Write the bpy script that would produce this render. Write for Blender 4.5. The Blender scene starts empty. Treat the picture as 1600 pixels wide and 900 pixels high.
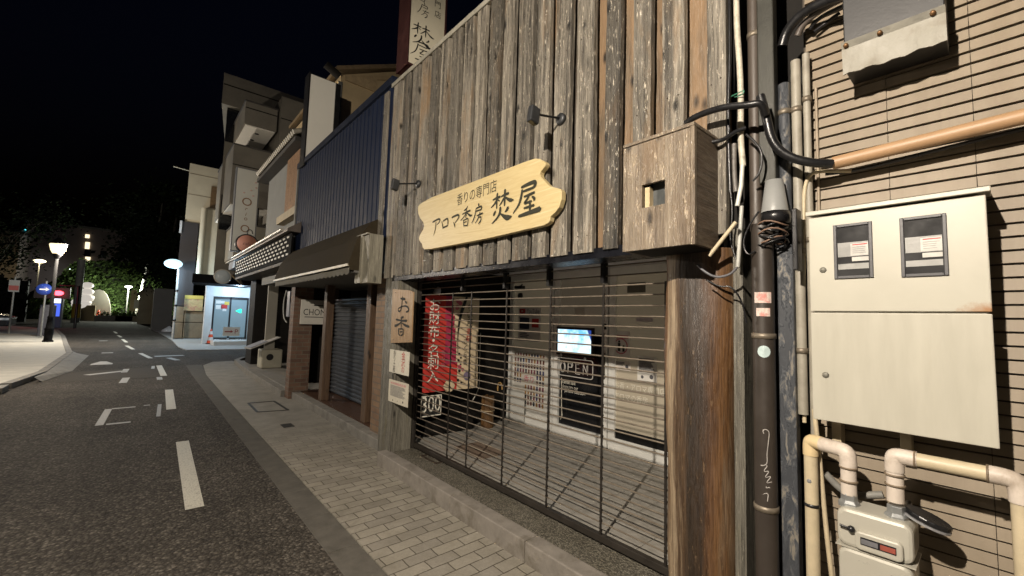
import bpy, bmesh, math, random
from mathutils import Vector, Matrix
random.seed(7)
R = math.radians
scn = bpy.context.scene
COL = scn.collection

# ------------------------------------------------------------------ camera, sky, exposure
YAW, PITCH, ROLL, FPX, EYE = 0.716295, 0.0752666, 0.0293203, 658.63, 1.6
_f = Vector((math.sin(YAW)*math.cos(PITCH), math.cos(YAW)*math.cos(PITCH), math.sin(PITCH)))
_r0 = Vector((math.cos(YAW), -math.sin(YAW), 0)); _u0 = _r0.cross(_f)
_r = _r0*math.cos(ROLL) + _u0*math.sin(ROLL); _u = _u0*math.cos(ROLL) - _r0*math.sin(ROLL)
cd = bpy.data.cameras.new('camera'); cam = bpy.data.objects.new('camera', cd); COL.objects.link(cam)
M3 = Matrix((_r, _u, -_f)).transposed()
cam.matrix_world = Matrix.Translation((0, 0, EYE)) @ M3.to_4x4()
cd.sensor_width = 36; cd.lens = FPX/1600*36; cd.clip_start = 0.05; cd.clip_end = 3000
scn.camera = cam
world = bpy.data.worlds.new('World'); scn.world = world; world.use_nodes = True
wn = world.node_tree.nodes; wl = world.node_tree.links
bg = wn['Background']; sky = wn.new('ShaderNodeTexSky'); sky.sky_type = 'NISHITA'; sky.sun_disc = False
sky.sun_elevation = R(-4); sky.sun_rotation = R(200)
tint = wn.new('ShaderNodeMix'); tint.data_type = 'RGBA'; tint.blend_type = 'MULTIPLY'; tint.inputs[0].default_value = 1
tint.inputs[7].default_value = (.55, .75, 1.5, 1); wl.new(sky.outputs[0], tint.inputs[6]); wl.new(tint.outputs[2], bg.inputs[0])
bg.inputs[1].default_value = 0.05
scn.view_settings.view_transform = 'Standard'; scn.view_settings.look = 'None'
scn.view_settings.exposure = 0.85; scn.view_settings.gamma = 1.0
scn.cycles.use_denoising = True
scn.cycles.max_bounces = 6; scn.cycles.diffuse_bounces = 3; scn.cycles.glossy_bounces = 3
scn.cycles.sample_clamp_indirect = 4.0
KEY_POS, KEY_POWER = Vector((-1.24, 0.48, 3.50)), 720.0
WARM = (1.0, 0.88, 0.735)

# ------------------------------------------------------------------ where a ray of the photograph meets a real plane
def at(ax, val, x, y):
    d = _r*(x-800) + _u*(450-y) + _f*FPX
    o = (0, 0, EYE); i = 'XYZ'.index(ax)
    t = (val-o[i])/d[i]
    return Vector((0, 0, EYE)) + d*t

# ------------------------------------------------------------------ material kit
def nt(name):
    m = bpy.data.materials.new(name); m.use_nodes = True
    n = m.node_tree.nodes; return m, n, m.node_tree.links, n['Principled BSDF']
def obj_coords(n, l, scale=(1, 1, 1), rot=(0, 0, 0)):
    tc = n.new('ShaderNodeTexCoord'); mp = n.new('ShaderNodeMapping')
    mp.inputs['Scale'].default_value = scale; mp.inputs['Rotation'].default_value = rot
    l.new(tc.outputs['Object'], mp.inputs[0]); return mp.outputs[0]
def noise(n, l, vec, sc, det=5, rough=.6, dist=0):
    t = n.new('ShaderNodeTexNoise'); t.inputs['Scale'].default_value = sc; t.inputs['Detail'].default_value = det
    t.inputs['Roughness'].default_value = rough; t.inputs['Distortion'].default_value = dist
    l.new(vec, t.inputs['Vector']); return t.outputs['Fac']
def ramp(n, l, fac, stops):
    r = n.new('ShaderNodeValToRGB'); e = r.color_ramp.elements
    while len(e) < len(stops): e.new(.5)
    for k, (p, c) in enumerate(stops):
        e[k].position = p; e[k].color = (*c, 1) if not isinstance(c, (int, float)) else (c, c, c, 1)
    l.new(fac, r.inputs[0]); return r.outputs[0]
def mix(n, l, fac, a, b, mode='MIX'):
    m = n.new('ShaderNodeMix'); m.data_type = 'RGBA'; m.blend_type = mode
    for s, v in ((0, fac), (6, a), (7, b)):
        if isinstance(v, (int, float)): m.inputs[s].default_value = v
        elif isinstance(v, tuple): m.inputs[s].default_value = (*v, 1)
        else: l.new(v, m.inputs[s])
    return m.outputs[2]
def bump(n, l, h, bsdf, strength=.4, dist=.01):
    b = n.new('ShaderNodeBump'); b.inputs['Strength'].default_value = strength; b.inputs['Distance'].default_value = dist
    l.new(h, b.inputs['Height']); l.new(b.outputs[0], bsdf.inputs['Normal'])
def mulc(c, k): return tuple(min(1, v*k) for v in c)
_mc = {}
def plain(name, col, rough=.5, metal=0, var=.25, sc=9, bmp=.15, scale=(1, 1, 1), dirt=None, dirt_at=(.55, .75), spec=.5):
    """a real surface: its colour, a little uneven, with fine bumps and optional dirt patches"""
    if name in _mc: return _mc[name]
    m, n, l, b = nt(name); v = obj_coords(n, l, scale)
    f = noise(n, l, v, sc, 6, .65)
    c = ramp(n, l, f, [(.3, mulc(col, 1-var)), (.7, mulc(col, 1+var))])
    if dirt:
        f2 = noise(n, l, v, sc*.45, 8, .7, .4)
        c = mix(n, l, ramp(n, l, f2, [(dirt_at[0], 0.), (dirt_at[1], 1.)]), c, dirt)
    l.new(c, b.inputs['Base Color']); b.inputs['Metallic'].default_value = metal
    b.inputs['Specular IOR Level'].default_value = spec
    l.new(ramp(n, l, f, [(.2, max(.03, rough-.12)), (.8, min(1, rough+.12))]), b.inputs['Roughness'])
    if bmp: bump(n, l, noise(n, l, v, sc*9, 4), b, bmp, .004)
    _mc[name] = m; return m
def glow(name, col, strength):
    if name in _mc: return _mc[name]
    m, n, l, b = nt(name); b.inputs['Base Color'].default_value = (*mulc(col, .3), 1)
    b.inputs['Emission Color'].default_value = (*col, 1); b.inputs['Emission Strength'].default_value = strength
    _mc[name] = m; return m
def ink(name, col): return plain(name, col, .7, 0, .1, 30, 0)
def wood(name, dark, mid, light, tan=None, tan_amt=0.0, axis=2, flecks=.5, gloss=(.28, .75), isl=.5, bmp=.55, knots=True, wide=24, streaks=0.):
    """weathered boards: long grain along one axis, knots, flaking, every board a little different"""
    m, n, l, b = nt(name)
    s = [wide]*3; s[axis] = wide*.05
    tc = n.new('ShaderNodeTexCoord'); geo = n.new('ShaderNodeNewGeometry')
    off = n.new('ShaderNodeVectorMath'); off.operation = 'MULTIPLY_ADD'
    comb = n.new('ShaderNodeCombineXYZ')
    for k in range(3): l.new(geo.outputs['Random Per Island'], comb.inputs[k])
    l.new(comb.outputs[0], off.inputs[0]); off.inputs[1].default_value = (7, 11, 17); l.new(tc.outputs['Object'], off.inputs[2])
    def mapped(sc):
        mp = n.new('ShaderNodeMapping'); mp.inputs['Scale'].default_value = sc; l.new(off.outputs[0], mp.inputs[0]); return mp.outputs[0]
    grain = noise(n, l, mapped(s), 1.0, 8, .68, .6)
    s2 = [130, 130, 130]; s2[axis] = 5
    fine = noise(n, l, mapped(s2), 1.0, 5, .7)
    s3 = [5, 5, 5]; s3[axis] = 1.1
    patch = noise(n, l, mapped(s3), 1.0, 5, .6)
    c = ramp(n, l, grain, [(.34, dark), (.5, mid), (.67, light)])
    c = mix(n, l, .45, c, ramp(n, l, fine, [(.38, mulc(dark, .6)), (.62, light)]), 'MIX')
    if tan:
        c = mix(n, l, ramp(n, l, patch, [(.62-tan_amt*.5, 0.), (.78-tan_amt*.5, .85)]), c, mix(n, l, fine, mulc(tan, .6), tan))
    if streaks:      # long dark weather streaks down each board
        sw = [16, 16, 16]; sw[axis] = .55
        c = mix(n, l, ramp(n, l, noise(n, l, mapped(sw), 1.0, 6, .6), [(.52, 0.), (.66, streaks)]), c, mulc(dark, .9))
    if knots:
        vo = n.new('ShaderNodeTexVoronoi'); vo.inputs['Scale'].default_value = 1
        sk = [8.5, 8.5, 8.5]; sk[axis] = 3.6
        l.new(mapped(sk), vo.inputs['Vector'])
        c = mix(n, l, ramp(n, l, vo.outputs['Distance'], [(.07, .95), (.20, 0.)]), c, mulc(dark, .3))
    hv = n.new('ShaderNodeHueSaturation'); l.new(c, hv.inputs['Color'])
    l.new(ramp(n, l, geo.outputs['Random Per Island'], [(0., 1-isl*.55), (1., 1+isl*.35)]), hv.inputs['Value'])
    c = hv.outputs[0]
    sf = [75 if wide > 15 else 42]*3; sf[axis] = 13
    fl = noise(n, l, mapped(sf), 1.0, 4, .75)
    fm = ramp(n, l, fl, [(.58, 0.), (.66, flecks)])
    c = mix(n, l, fm, c, mulc(light, 1.5))
    l.new(c, b.inputs['Base Color'])
    l.new(ramp(n, l, fl, [(.4, gloss[1]), (.60, gloss[0])]), b.inputs['Roughness'])
    hh = n.new('ShaderNodeMath'); hh.operation = 'MULTIPLY_ADD'; l.new(fine, hh.inputs[0]); hh.inputs[1].default_value = .6; l.new(grain, hh.inputs[2])
    h2 = n.new('ShaderNodeMath'); h2.operation = 'MULTIPLY_ADD'; l.new(fl, h2.inputs[0]); h2.inputs[1].default_value = .5; l.new(hh.outputs[0], h2.inputs[2])
    bump(n, l, h2.outputs[0], b, bmp, .012)
    return m

# ------------------------------------------------------------------ mesh kit
LOC = {}
class MB:
    def __init__(s): s.v = []; s.f = []; s.m = []; s.sm = []
    def add(s, vs, fs, mi=0, smooth=False):
        o = len(s.v); s.v += [Vector(p) for p in vs]
        for f in fs: s.f.append([o+i for i in f]); s.m.append(mi); s.sm.append(smooth)
        return s
    def box(s, x0, x1, y0, y1, z0, z1, mi=0):
        a, b, c, d, e, f = min(x0, x1), max(x0, x1), min(y0, y1), max(y0, y1), min(z0, z1), max(z0, z1)
        return s.add([(x, y, z) for x in (a, b) for y in (c, d) for z in (e, f)],
                     [(0, 1, 3, 2), (4, 6, 7, 5), (0, 4, 5, 1), (2, 3, 7, 6), (0, 2, 6, 4), (1, 5, 7, 3)], mi)
    def obox(s, p, q, w, h, up=(0, 0, 1), mi=0):
        """bar from p to q, w wide, h high"""
        p, q = Vector(p), Vector(q); d = (q-p).normalized(); up = Vector(up)
        a = d.cross(up).normalized()*w/2; c = a.normalized().cross(d).normalized()*h/2
        vs = [e+i*a+j*c for e in (p, q) for i in (-1, 1) for j in (-1, 1)]
        return s.add(vs, [(0, 1, 3, 2), (4, 6, 7, 5), (0, 4, 5, 1), (2, 3, 7, 6), (0, 2, 6, 4), (1, 5, 7, 3)], mi)
    def quad(s, *p, mi=0): return s.add(p, [tuple(range(len(p)))], mi)
    def prism(s, pts, ext, mi=0):
        """outline pts (3-D) pushed by ext"""
        n = len(pts); e = Vector(ext); vs = [Vector(p) for p in pts] + [Vector(p)+e for p in pts]
        return s.add(vs, [tuple(range(n)), tuple(range(2*n-1, n-1, -1))] + [(i, i+n, (i+1) % n+n, (i+1) % n) for i in range(n)], mi)
    def tube(s, path, r, seg=12, mi=0, caps=True, smooth_path=0):
        P = [Vector(p) for p in path]
        for _ in range(smooth_path):
            Q = [P[0]]
            for a, b in zip(P, P[1:]): Q += [a*.75+b*.25, a*.25+b*.75]
            P = Q+[P[-1]]
        rr = r if isinstance(r, (list, tuple)) else [r]*len(P)
        if len(rr) != len(P): rr = [rr[0]+(rr[-1]-rr[0])*i/(len(P)-1) for i in range(len(P))]
        T = [(P[min(i+1, len(P)-1)]-P[max(i-1, 0)]).normalized() for i in range(len(P))]
        a = T[0].orthogonal().normalized(); vs = []
        for i, (p, t) in enumerate(zip(P, T)):
            a = (a-t*a.dot(t)).normalized(); c = t.cross(a)
            vs += [p+(a*math.cos(2*math.pi*k/seg)+c*math.sin(2*math.pi*k/seg))*rr[i] for k in range(seg)]
        fs = [(i*seg+k, i*seg+(k+1) % seg, (i+1)*seg+(k+1) % seg, (i+1)*seg+k) for i in range(len(P)-1) for k in range(seg)]
        s.add(vs, fs, mi, True)
        if caps:
            s.add(vs[:seg], [tuple(range(seg-1, -1, -1))], mi); s.add(vs[-seg:], [tuple(range(seg))], mi)
        return s
    def lathe(s, base, prof, axis=(0, 0, 1), seg=24, mi=0, smooth=True):
        base = Vector(base); ax = Vector(axis).normalized(); a = ax.orthogonal().normalized(); c = ax.cross(a)
        vs = [base+ax*z+(a*math.cos(2*math.pi*k/seg)+c*math.sin(2*math.pi*k/seg))*max(r, 1e-4) for r, z in prof for k in range(seg)]
        n = len(prof)
        return s.add(vs, [(i*seg+k, i*seg+(k+1) % seg, (i+1)*seg+(k+1) % seg, (i+1)*seg+k) for i in range(n-1) for k in range(seg)], mi, smooth)
    def sphere(s, c, r, seg=16, mi=0, sq=(1, 1, 1)):
        c = Vector(c); n = seg//2
        vs = [c+Vector((r*sq[0]*math.sin(math.pi*i/n)*math.cos(2*math.pi*k/seg), r*sq[1]*math.sin(math.pi*i/n)*math.sin(2*math.pi*k/seg), r*sq[2]*math.cos(math.pi*i/n))) for i in range(n+1) for k in range(seg)]
        return s.add(vs, [(i*seg+k, (i+1)*seg+k, (i+1)*seg+(k+1) % seg, i*seg+(k+1) % seg) for i in range(n) for k in range(seg)], mi, True)
    def stroke(s, pts, nrm, lift=0, mi=0):
        """a brush stroke: pts = [(Vector, width)], smoothed, laid on a surface whose normal is nrm"""
        nrm = Vector(nrm).normalized(); P = list(pts)
        for _ in range(2):
            Q = [P[0]]
            for (a, w), (b, v) in zip(P, P[1:]): Q += [(a*.75+b*.25, w*.75+v*.25), (a*.25+b*.75, w*.25+v*.75)]
            P = Q+[P[-1]]
        L = []; Rr = []
        for i, (p, w) in enumerate(P):
            t = (P[min(i+1, len(P)-1)][0]-P[max(i-1, 0)][0]).normalized(); a = t.cross(nrm)*w/2
            L.append(p+a+nrm*lift); Rr.append(p-a+nrm*lift)
        t0 = (P[0][0]-P[1][0]).normalized(); t1 = (P[-1][0]-P[-2][0]).normalized()
        out = L+[P[-1][0]+t1*P[-1][1]*.42+nrm*lift]+Rr[::-1]+[P[0][0]+t0*P[0][1]*.42+nrm*lift]
        n = len(L); vs = L+Rr+[P[-1][0]+t1*P[-1][1]*.42+nrm*lift, P[0][0]+t0*P[0][1]*.42+nrm*lift]
        fs = [(i, i+1, n+i+1, n+i) for i in range(n-1)]+[(n-1, 2*n, 2*n-1), (0, n, 2*n+1)]
        return s.add(vs, fs, mi)
    def text(s, txt, o, u, v, size, mi=0, align='CENTER', fit=None, thick=0.0, shear=0, lift=0):
        """lettering; o = anchor (centre of the baseline box), u right, v up"""
        me = text_mesh(txt, shear); u = Vector(u).normalized(); v = Vector(v).normalized(); nn = u.cross(v)
        if not me[0]: return s
        xs = [p[0] for p in me[0]]; ys = [p[1] for p in me[0]]
        w = max(xs)-min(xs); cx = (max(xs)+min(xs))/2; cy = (max(ys)+min(ys))/2
        k = size; kx = k if fit is None else fit/w
        if align == 'LEFT': cx = min(xs)
        o = Vector(o)
        return s.add([o+u*((p[0]-cx)*kx)+v*((p[1]-cy)*k)+nn*lift for p in me[0]], me[1], mi)
    def build(s, name, mats, parent=None, bev=0, loc=None, solid=0, sub=0, recalc=True):
        me = bpy.data.meshes.new(name); o = bpy.data.objects.new(name, me); COL.objects.link(o)
        if parent is not None:
            o.parent = parent; base = LOC[parent.name]
        else:
            base = Vector(loc) if loc is not None else Vector((0, 0, 0)); o.location = base
        LOC[o.name] = base
        me.from_pydata([tuple(p-base) for p in s.v], [], s.f)
        if not isinstance(mats, (list, tuple)): mats = [mats]
        for m in mats: me.materials.append(m)
        me.polygons.foreach_set('material_index', s.m); me.polygons.foreach_set('use_smooth', s.sm)
        if recalc:
            bm = bmesh.new(); bm.from_mesh(me); bmesh.ops.recalc_face_normals(bm, faces=bm.faces); bm.to_mesh(me); bm.free()
        if bev:
            md = o.modifiers.new('edge', 'BEVEL'); md.width = bev; md.segments = 2; md.limit_method = 'ANGLE'; md.angle_limit = R(40)
        me.update(); return o
_tx = {}
def text_mesh(txt, shear=0):
    k = (txt, shear)
    if k not in _tx:
        cu = bpy.data.curves.new('lettering', 'FONT'); cu.body = txt; cu.shear = shear; cu.resolution_u = 3
        ob = bpy.data.objects.new('lettering', cu); COL.objects.link(ob)
        me = bpy.data.meshes.new_from_object(ob.evaluated_get(bpy.context.evaluated_depsgraph_get()))
        _tx[k] = ([tuple(p.co) for p in me.vertices], [tuple(p.vertices) for p in me.polygons])
        bpy.data.objects.remove(ob); bpy.data.meshes.remove(me); bpy.data.curves.remove(cu)
    return _tx[k]
def tag(o, label, cat, group=None, kind=None):
    o['label'] = label; o['category'] = cat
    if group: o['group'] = group
    if kind: o['kind'] = kind
    return o
def thing(name, label, cat, loc, group=None):
    o = bpy.data.objects.new(name, None); COL.objects.link(o); o.location = loc; o.empty_display_size = .1
    LOC[o.name] = Vector(loc); return tag(o, label, cat, group)
def struct(o, label=None):
    o['kind'] = 'structure'
    if label: o['label'] = label
    return o
def copy_tree(o, loc, parent=None):
    c = o.copy(); COL.objects.link(c)
    if parent is None: c.location = loc; LOC[c.name] = Vector(loc)
    else: c.parent = parent; LOC[c.name] = LOC[parent.name]
    for ch in list(o.children): copy_tree(ch, loc, c)
    return c
def lamp(name, loc, power, col, radius=.04, parent=None):
    ld = bpy.data.lights.new(name, 'POINT'); ld.energy = power; ld.color = col; ld.shadow_soft_size = radius
    o = bpy.data.objects.new(name, ld); COL.objects.link(o)
    if parent: o.parent = parent; o.location = Vector(loc)-LOC[parent.name]
    else: o.location = loc
    return o
FU, FV, FN = Vector((0, -1, 0)), Vector((0, 0, 1)), Vector((-1, 0, 0))      # walls that face the street
SU, SN = Vector((1, 0, 0)), Vector((0, -1, 0))                              # walls that face down the street to the viewer

# ------------------------------------------------------------------ materials
black = plain('black_metal', (.012, .012, .013), .42, .3, .3, 20, .1)
soot = plain('soot_black_wood', (.010, .009, .008), .7, 0, .4, 12, .3, spec=.15)
white_paint = plain('white_paint', (.62, .61, .57), .45, 0, .08, 6, .1, dirt=(.4, .37, .3), dirt_at=(.6, .8))
cream = plain('cream_enamel', (0.3871, 0.3713, 0.3121), .40, 0, .05, 4, .08, scale=(3, 6, .8), dirt=(0.3397, 0.3121, 0.2449), dirt_at=(.58, .85))
cream_pipe = plain('cream_pipe', (0.4524, 0.3822, 0.2574), .5, 0, .12, 14, .15, dirt=(0.234, 0.1872, 0.117), dirt_at=(.58, .75))
pale_pipe = plain('pale_pipe', (0.5148, 0.4524, 0.39), .5, 0, .08, 12, .15, dirt=(0.312, 0.2574, 0.2028), dirt_at=(.5, .7))
rubber = plain('black_rubber', (.010, .010, .011), .32, 0, .3, 20, .15)
steel = plain('worn_steel', (.15, .143, .118), .55, .25, .3, 10, .2, dirt=(.09, .07, .045), dirt_at=(.5, .7))
concrete = plain('concrete', (.19, .18, .16), .85, 0, .22, 7, .5, dirt=(.09, .085, .07), dirt_at=(.52, .75))
glass_dark = plain('dark_glass', (.012, .013, .015), .06, 0, .1, 5, 0)

# ------------------------------------------------------------------ ground
def ground_mat():
    m, n, l, b = nt('asphalt'); v = obj_coords(n, l)
    vo = n.new('ShaderNodeTexVoronoi'); vo.inputs['Scale'].default_value = 50; l.new(v, vo.inputs['Vector'])
    vo2 = n.new('ShaderNodeTexVoronoi'); vo2.inputs['Scale'].default_value = 110; l.new(v, vo2.inputs['Vector'])
    big = noise(n, l, v, .55, 6, .6); med = noise(n, l, v, 7, 6, .7)
    sp = n.new('ShaderNodeSeparateColor'); l.new(vo.outputs['Color'], sp.inputs[0])
    c = ramp(n, l, sp.outputs[0], [(0., (.072, .063, .053)), (.5, (.108, .095, .080)), (.85, (.165, .147, .124)), (1., (.25, .225, .19))])
    c = mix(n, l, ramp(n, l, vo.outputs['Distance'], [(.35, 0.), (.75, .65)]), c, (.030, .026, .022))
    c = mix(n, l, .55, c, ramp(n, l, big, [(.35, (.35, .34, .33)), (.65, (1., 1., 1.))]), 'MULTIPLY')
    c = mix(n, l, .5, c, ramp(n, l, med, [(.3, (.45, .45, .45)), (.7, (1., 1., 1.))]), 'MULTIPLY')
    c = mix(n, l, .55, c, ramp(n, l, noise(n, l, obj_coords(n, l, (1.6, .10, 1)), 1, 6, .6), [(.38, (.55, .54, .53)), (.6, (1., 1., 1.))]), 'MULTIPLY')      # tyre-worn lanes
    l.new(c, b.inputs['Base Color']); b.inputs['Roughness'].default_value = .88; b.inputs['Specular IOR Level'].default_value = .12
    h = n.new('ShaderNodeMath'); h.operation = 'MULTIPLY_ADD'; l.new(vo2.outputs['Distance'], h.inputs[0]); h.inputs[1].default_value = -.4
    h2 = n.new('ShaderNodeMath'); h2.operation = 'MULTIPLY'; l.new(vo.outputs['Distance'], h2.inputs[0]); h2.inputs[1].default_value = -1.4
    l.new(h2.outputs[0], h.inputs[2]); bump(n, l, h.outputs[0], b, .65, .012); return m
def paver_mat():
    m, n, l, b = nt('worn_brick_pavers'); v = obj_coords(n, l)
    dn = n.new('ShaderNodeTexNoise'); dn.inputs['Scale'].default_value = 9; l.new(v, dn.inputs['Vector'])
    vm = n.new('ShaderNodeVectorMath'); vm.operation = 'MULTIPLY_ADD'; l.new(dn.outputs['Color'], vm.inputs[0]); vm.inputs[1].default_value = (.012, .012, 0); l.new(v, vm.inputs[2])
    br = n.new('ShaderNodeTexBrick'); l.new(vm.outputs[0], br.inputs['Vector']); br.inputs['Scale'].default_value = 1
    br.inputs['Brick Width'].default_value = .215; br.inputs['Row Height'].default_value = .105; br.inputs['Mortar Size'].default_value = .0045
    br.inputs['Mortar Smooth'].default_value = .35; br.offset = .5
    br.inputs['Color1'].default_value = (.34, .315, .265, 1); br.inputs['Color2'].default_value = (.27, .25, .215, 1); br.inputs['Mortar'].default_value = (.10, .088, .07, 1)
    f = noise(n, l, v, 3.2, 8, .7); g = noise(n, l, v, 60, 4)
    c = mix(n, l, .6, br.outputs['Color'], ramp(n, l, f, [(.3, (.5, .48, .42)), (.7, (1., 1., 1.))]), 'MULTIPLY')
    c = mix(n, l, .35, c, ramp(n, l, g, [(.3, (.6, .6, .6)), (.7, (1., 1., 1.))]), 'MULTIPLY')
    gv = n.new('ShaderNodeTexVoronoi'); gv.inputs['Scale'].default_value = 3.1; l.new(v, gv.inputs['Vector'])
    c = mix(n, l, ramp(n, l, gv.outputs['Distance'], [(.045, .6), (.06, 0.)]), c, (.045, .042, .038))
    c = mix(n, l, ramp(n, l, noise(n, l, v, 1.4, 9, .72, .6), [(.52, 0.), (.66, .5)]), c, (.10, .092, .075))
    # further along the joints are clogged with dirt: the pavers read as one grey surface there
    sx = n.new('ShaderNodeSeparateXYZ'); l.new(v, sx.inputs[0])
    mr = n.new('ShaderNodeMapRange'); mr.inputs[1].default_value = 4.8; mr.inputs[2].default_value = 7.2; l.new(sx.outputs[1], mr.inputs[0])
    c = mix(n, l, mr.outputs[0], c, ramp(n, l, f, [(.3, (.19, .18, .16)), (.7, (.29, .275, .24))]))
    l.new(c, b.inputs['Base Color']); b.inputs['Roughness'].default_value = .85; b.inputs['Specular IOR Level'].default_value = .2
    h = n.new('ShaderNodeMath'); h.operation = 'MULTIPLY_ADD'; l.new(br.outputs['Fac'], h.inputs[0]); h.inputs[1].default_value = -1.; l.new(g, h.inputs[2])
    bump(n, l, h.outputs[0], b, .5, .006); return m
def pebble_mat(name, sc, lo, hi):
    m, n, l, b = nt(name); v = obj_coords(n, l)
    vo = n.new('ShaderNodeTexVoronoi'); vo.inputs['Scale'].default_value = sc; l.new(v, vo.inputs['Vector'])
    sp = n.new('ShaderNodeSeparateColor'); l.new(vo.outputs['Color'], sp.inputs[0])
    c = ramp(n, l, sp.outputs[1], [(0., lo), (1., hi)])
    c = mix(n, l, ramp(n, l, vo.outputs['Distance'], [(.35, 0.), (.7, .8)]), c, mulc(lo, .4))
    c = mix(n, l, .6, c, ramp(n, l, noise(n, l, v, 4, 6), [(.3, (.55, .53, .45)), (.7, (1., 1., 1.))]), 'MULTIPLY')
    l.new(c, b.inputs['Base Color']); b.inputs['Roughness'].default_value = .7
    inv = n.new('ShaderNodeMath'); inv.operation = 'MULTIPLY'; inv.inputs[1].default_value = -1; l.new(vo.outputs['Distance'], inv.inputs[0])
    bump(n, l, inv.outputs[0], b, .8, .008); return m
asphalt = ground_mat(); pavers = paver_mat()
struct(MB().quad((-900, -300, -.06), (900, -300, -.06), (900, 1800, -.06), (-900, 1800, -.06)).build('ground', plain('dark_earth', (.03, .028, .024), .9)), 'dark ground under and beyond the street')
struct(MB().quad((-60, -40, 0), (60, -40, 0), (60, 130, 0), (-60, 130, 0)).build('road', asphalt), 'coarse grey asphalt street running past the shops')
# gutter of cast concrete slabs along the right kerb
g = MB(); y = -6.0
gutter_line = [(-6, 1.045, 1.25), (4, 1.045, 1.25), (9, 1.04, 1.27), (13, 1.03, 1.3), (15.5, 1.05, 1.42)]
def gl(y, k):
    for a, b in zip(gutter_line, gutter_line[1:]):
        if a[0] <= y <= b[0]:
            t = (y-a[0])/(b[0]-a[0]); return a[k]+(b[k]-a[k])*t
    return gutter_line[-1][k]
while y < 15.4:
    y1 = min(y+.6, 15.5)-.006
    g.prism([(gl(y, 1), y, .006), (gl(y, 2), y, .010), (gl(y1, 2), y1, .010), (gl(y1, 1), y1, .006)], (0, 0, -.03)); y += .6
struct(g.build('gutter', plain('gutter_concrete', (.095, .088, .076), .9, 0, .2, 8, .4, spec=.15, dirt=(.05, .047, .04), dirt_at=(.55, .8)), bev=.003), 'row of grey concrete gutter slabs beside the paving')
p = [(1.255, -6), (2.6, -6), (2.6, 15.2), (2.28, 16.3), (1.75, 16.2), (1.44, 15.3), (1.30, 13), (1.27, 9), (1.255, 4)]
struct(MB().prism([(a, b, .012) for a, b in p], (0, 0, -.03)).build('sidewalk', pavers), 'narrow paved footway in front of the shops')
# left pavement with kerb and a dropped apron
lp = [(-1.95, -14), (-1.95, 12.5), (-1.72, 14.5), (-1.79, 20.0), (-2.3, 24.5), (-3.07, 31.5), (-4.2, 40), (-9, 52), (-30, 52), (-30, -14)]
pave_l = plain('pale_flagstones', (.42, .40, .345), .8, 0, .2, 3, .3)
struct(MB().prism([(a, b, .10) for a, b in lp], (0, 0, -.12)).build('left_pavement', pave_l), 'pale pavement on the far side of the street')
k = MB()
for (a, b), (c, d) in zip(lp[:8], lp[1:8]):
    L = math.hypot(c-a, d-b); nseg = max(1, int(L/.7))
    for i in range(nseg):
        t0, t1 = i/nseg, (i+1)/nseg-.008
        P0 = Vector((a+(c-a)*t0, b+(d-b)*t0, .05)); P1 = Vector((a+(c-a)*t1, b+(d-b)*t1, .05))
        k.obox(P0+Vector((.075, 0, .005)), P1+Vector((.075, 0, .005)), .15, .11)
struct(k.build('left_kerb', concrete, bev=.008), 'concrete kerb of the left pavement')
ap = [(-1.80, 13.6), (-1.5, 13.6), (-1.22, 15.3), (-1.27, 19.8), (-1.6, 20.6)]
struct(MB().add([(-1.62, 13.3, .11), (-1.55, 14.2, .11), (-1.63, 20., .11), (-1.75, 20.8, .11), (-1.5, 13.3, .008), (-1.22, 15.2, .008), (-1.25, 19.9, .008), (-1.62, 21.0, .008)],
    [(0, 4, 5, 1), (1, 5, 6, 2), (2, 6, 7, 3)]).build('dropped_kerb_apron', concrete), 'sloping concrete apron at the dropped kerb')
def road_paint_mat(name, col):
    m, n, l, b = nt(name); v = obj_coords(n, l)
    vo = n.new('ShaderNodeTexVoronoi'); vo.inputs['Scale'].default_value = 70; l.new(v, vo.inputs['Vector'])
    f = noise(n, l, v, 14, 8, .75)
    c = mix(n, l, ramp(n, l, f, [(.56, 0.), (.72, .6)]), col, (.10, .092, .08))
    c = mix(n, l, ramp(n, l, vo.outputs['Distance'], [(.55, 0.), (.8, .35)]), c, (.08, .075, .065))
    l.new(c, b.inputs['Base Color']); b.inputs['Roughness'].default_value = .6
    inv = n.new('ShaderNodeMath'); inv.operation = 'MULTIPLY'; inv.inputs[1].default_value = -1; l.new(vo.outputs['Distance'], inv.inputs[0])
    bump(n, l, inv.outputs[0], b, .5, .006); return m
paint = road_paint_mat('road_paint', (.50, .47, .39)); paint_old = road_paint_mat('worn_road_paint', (.26, .25, .23))
d = MB()
for (x0, y0, x1, y1, w) in ((.43, 4.33, .475, 6.59, .125), (.455, 8.79, .505, 10.96, .125), (.49, 13.3, .455, 15.8, .125), (.30, 18.2, .03, 20.4, .12), (-.18, 22.4, -.43, 24.7, .12), (-.48, 27.1, -.70, 29.9, .12), (-.80, 31.9, -1.02, 34.2, .12), (-1.15, 36.8, -1.4, 39.8, .12)):
    a, b = Vector((x0, y0, .004)), Vector((x1, y1, .004)); s = Vector(((b-a).y, -(b-a).x, 0)).normalized()*w/2
    d.quad(a-s, a+s, b+s, b-s)
struct(d.build('lane_markings', paint), 'broken white centre line of the street')
d = MB()
def dash(x0, y0, x1, y1, w):
    a, b = Vector((x0, y0, .004)), Vector((x1, y1, .004)); s = Vector(((b-a).y, -(b-a).x, 0)).normalized()*w/2
    d.quad(a-s, a+s, b+s, b-s)
dash(-.34, 8.08, -.30, 9.30, .085); dash(-.26, 9.30, .02, 9.30, .09); dash(.285, 8.3, .325, 9.35, .05); dash(-.27, 8.1, -.02, 8.1, .09); dash(.12, 9.36, .2, 9.36, .07)
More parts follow.
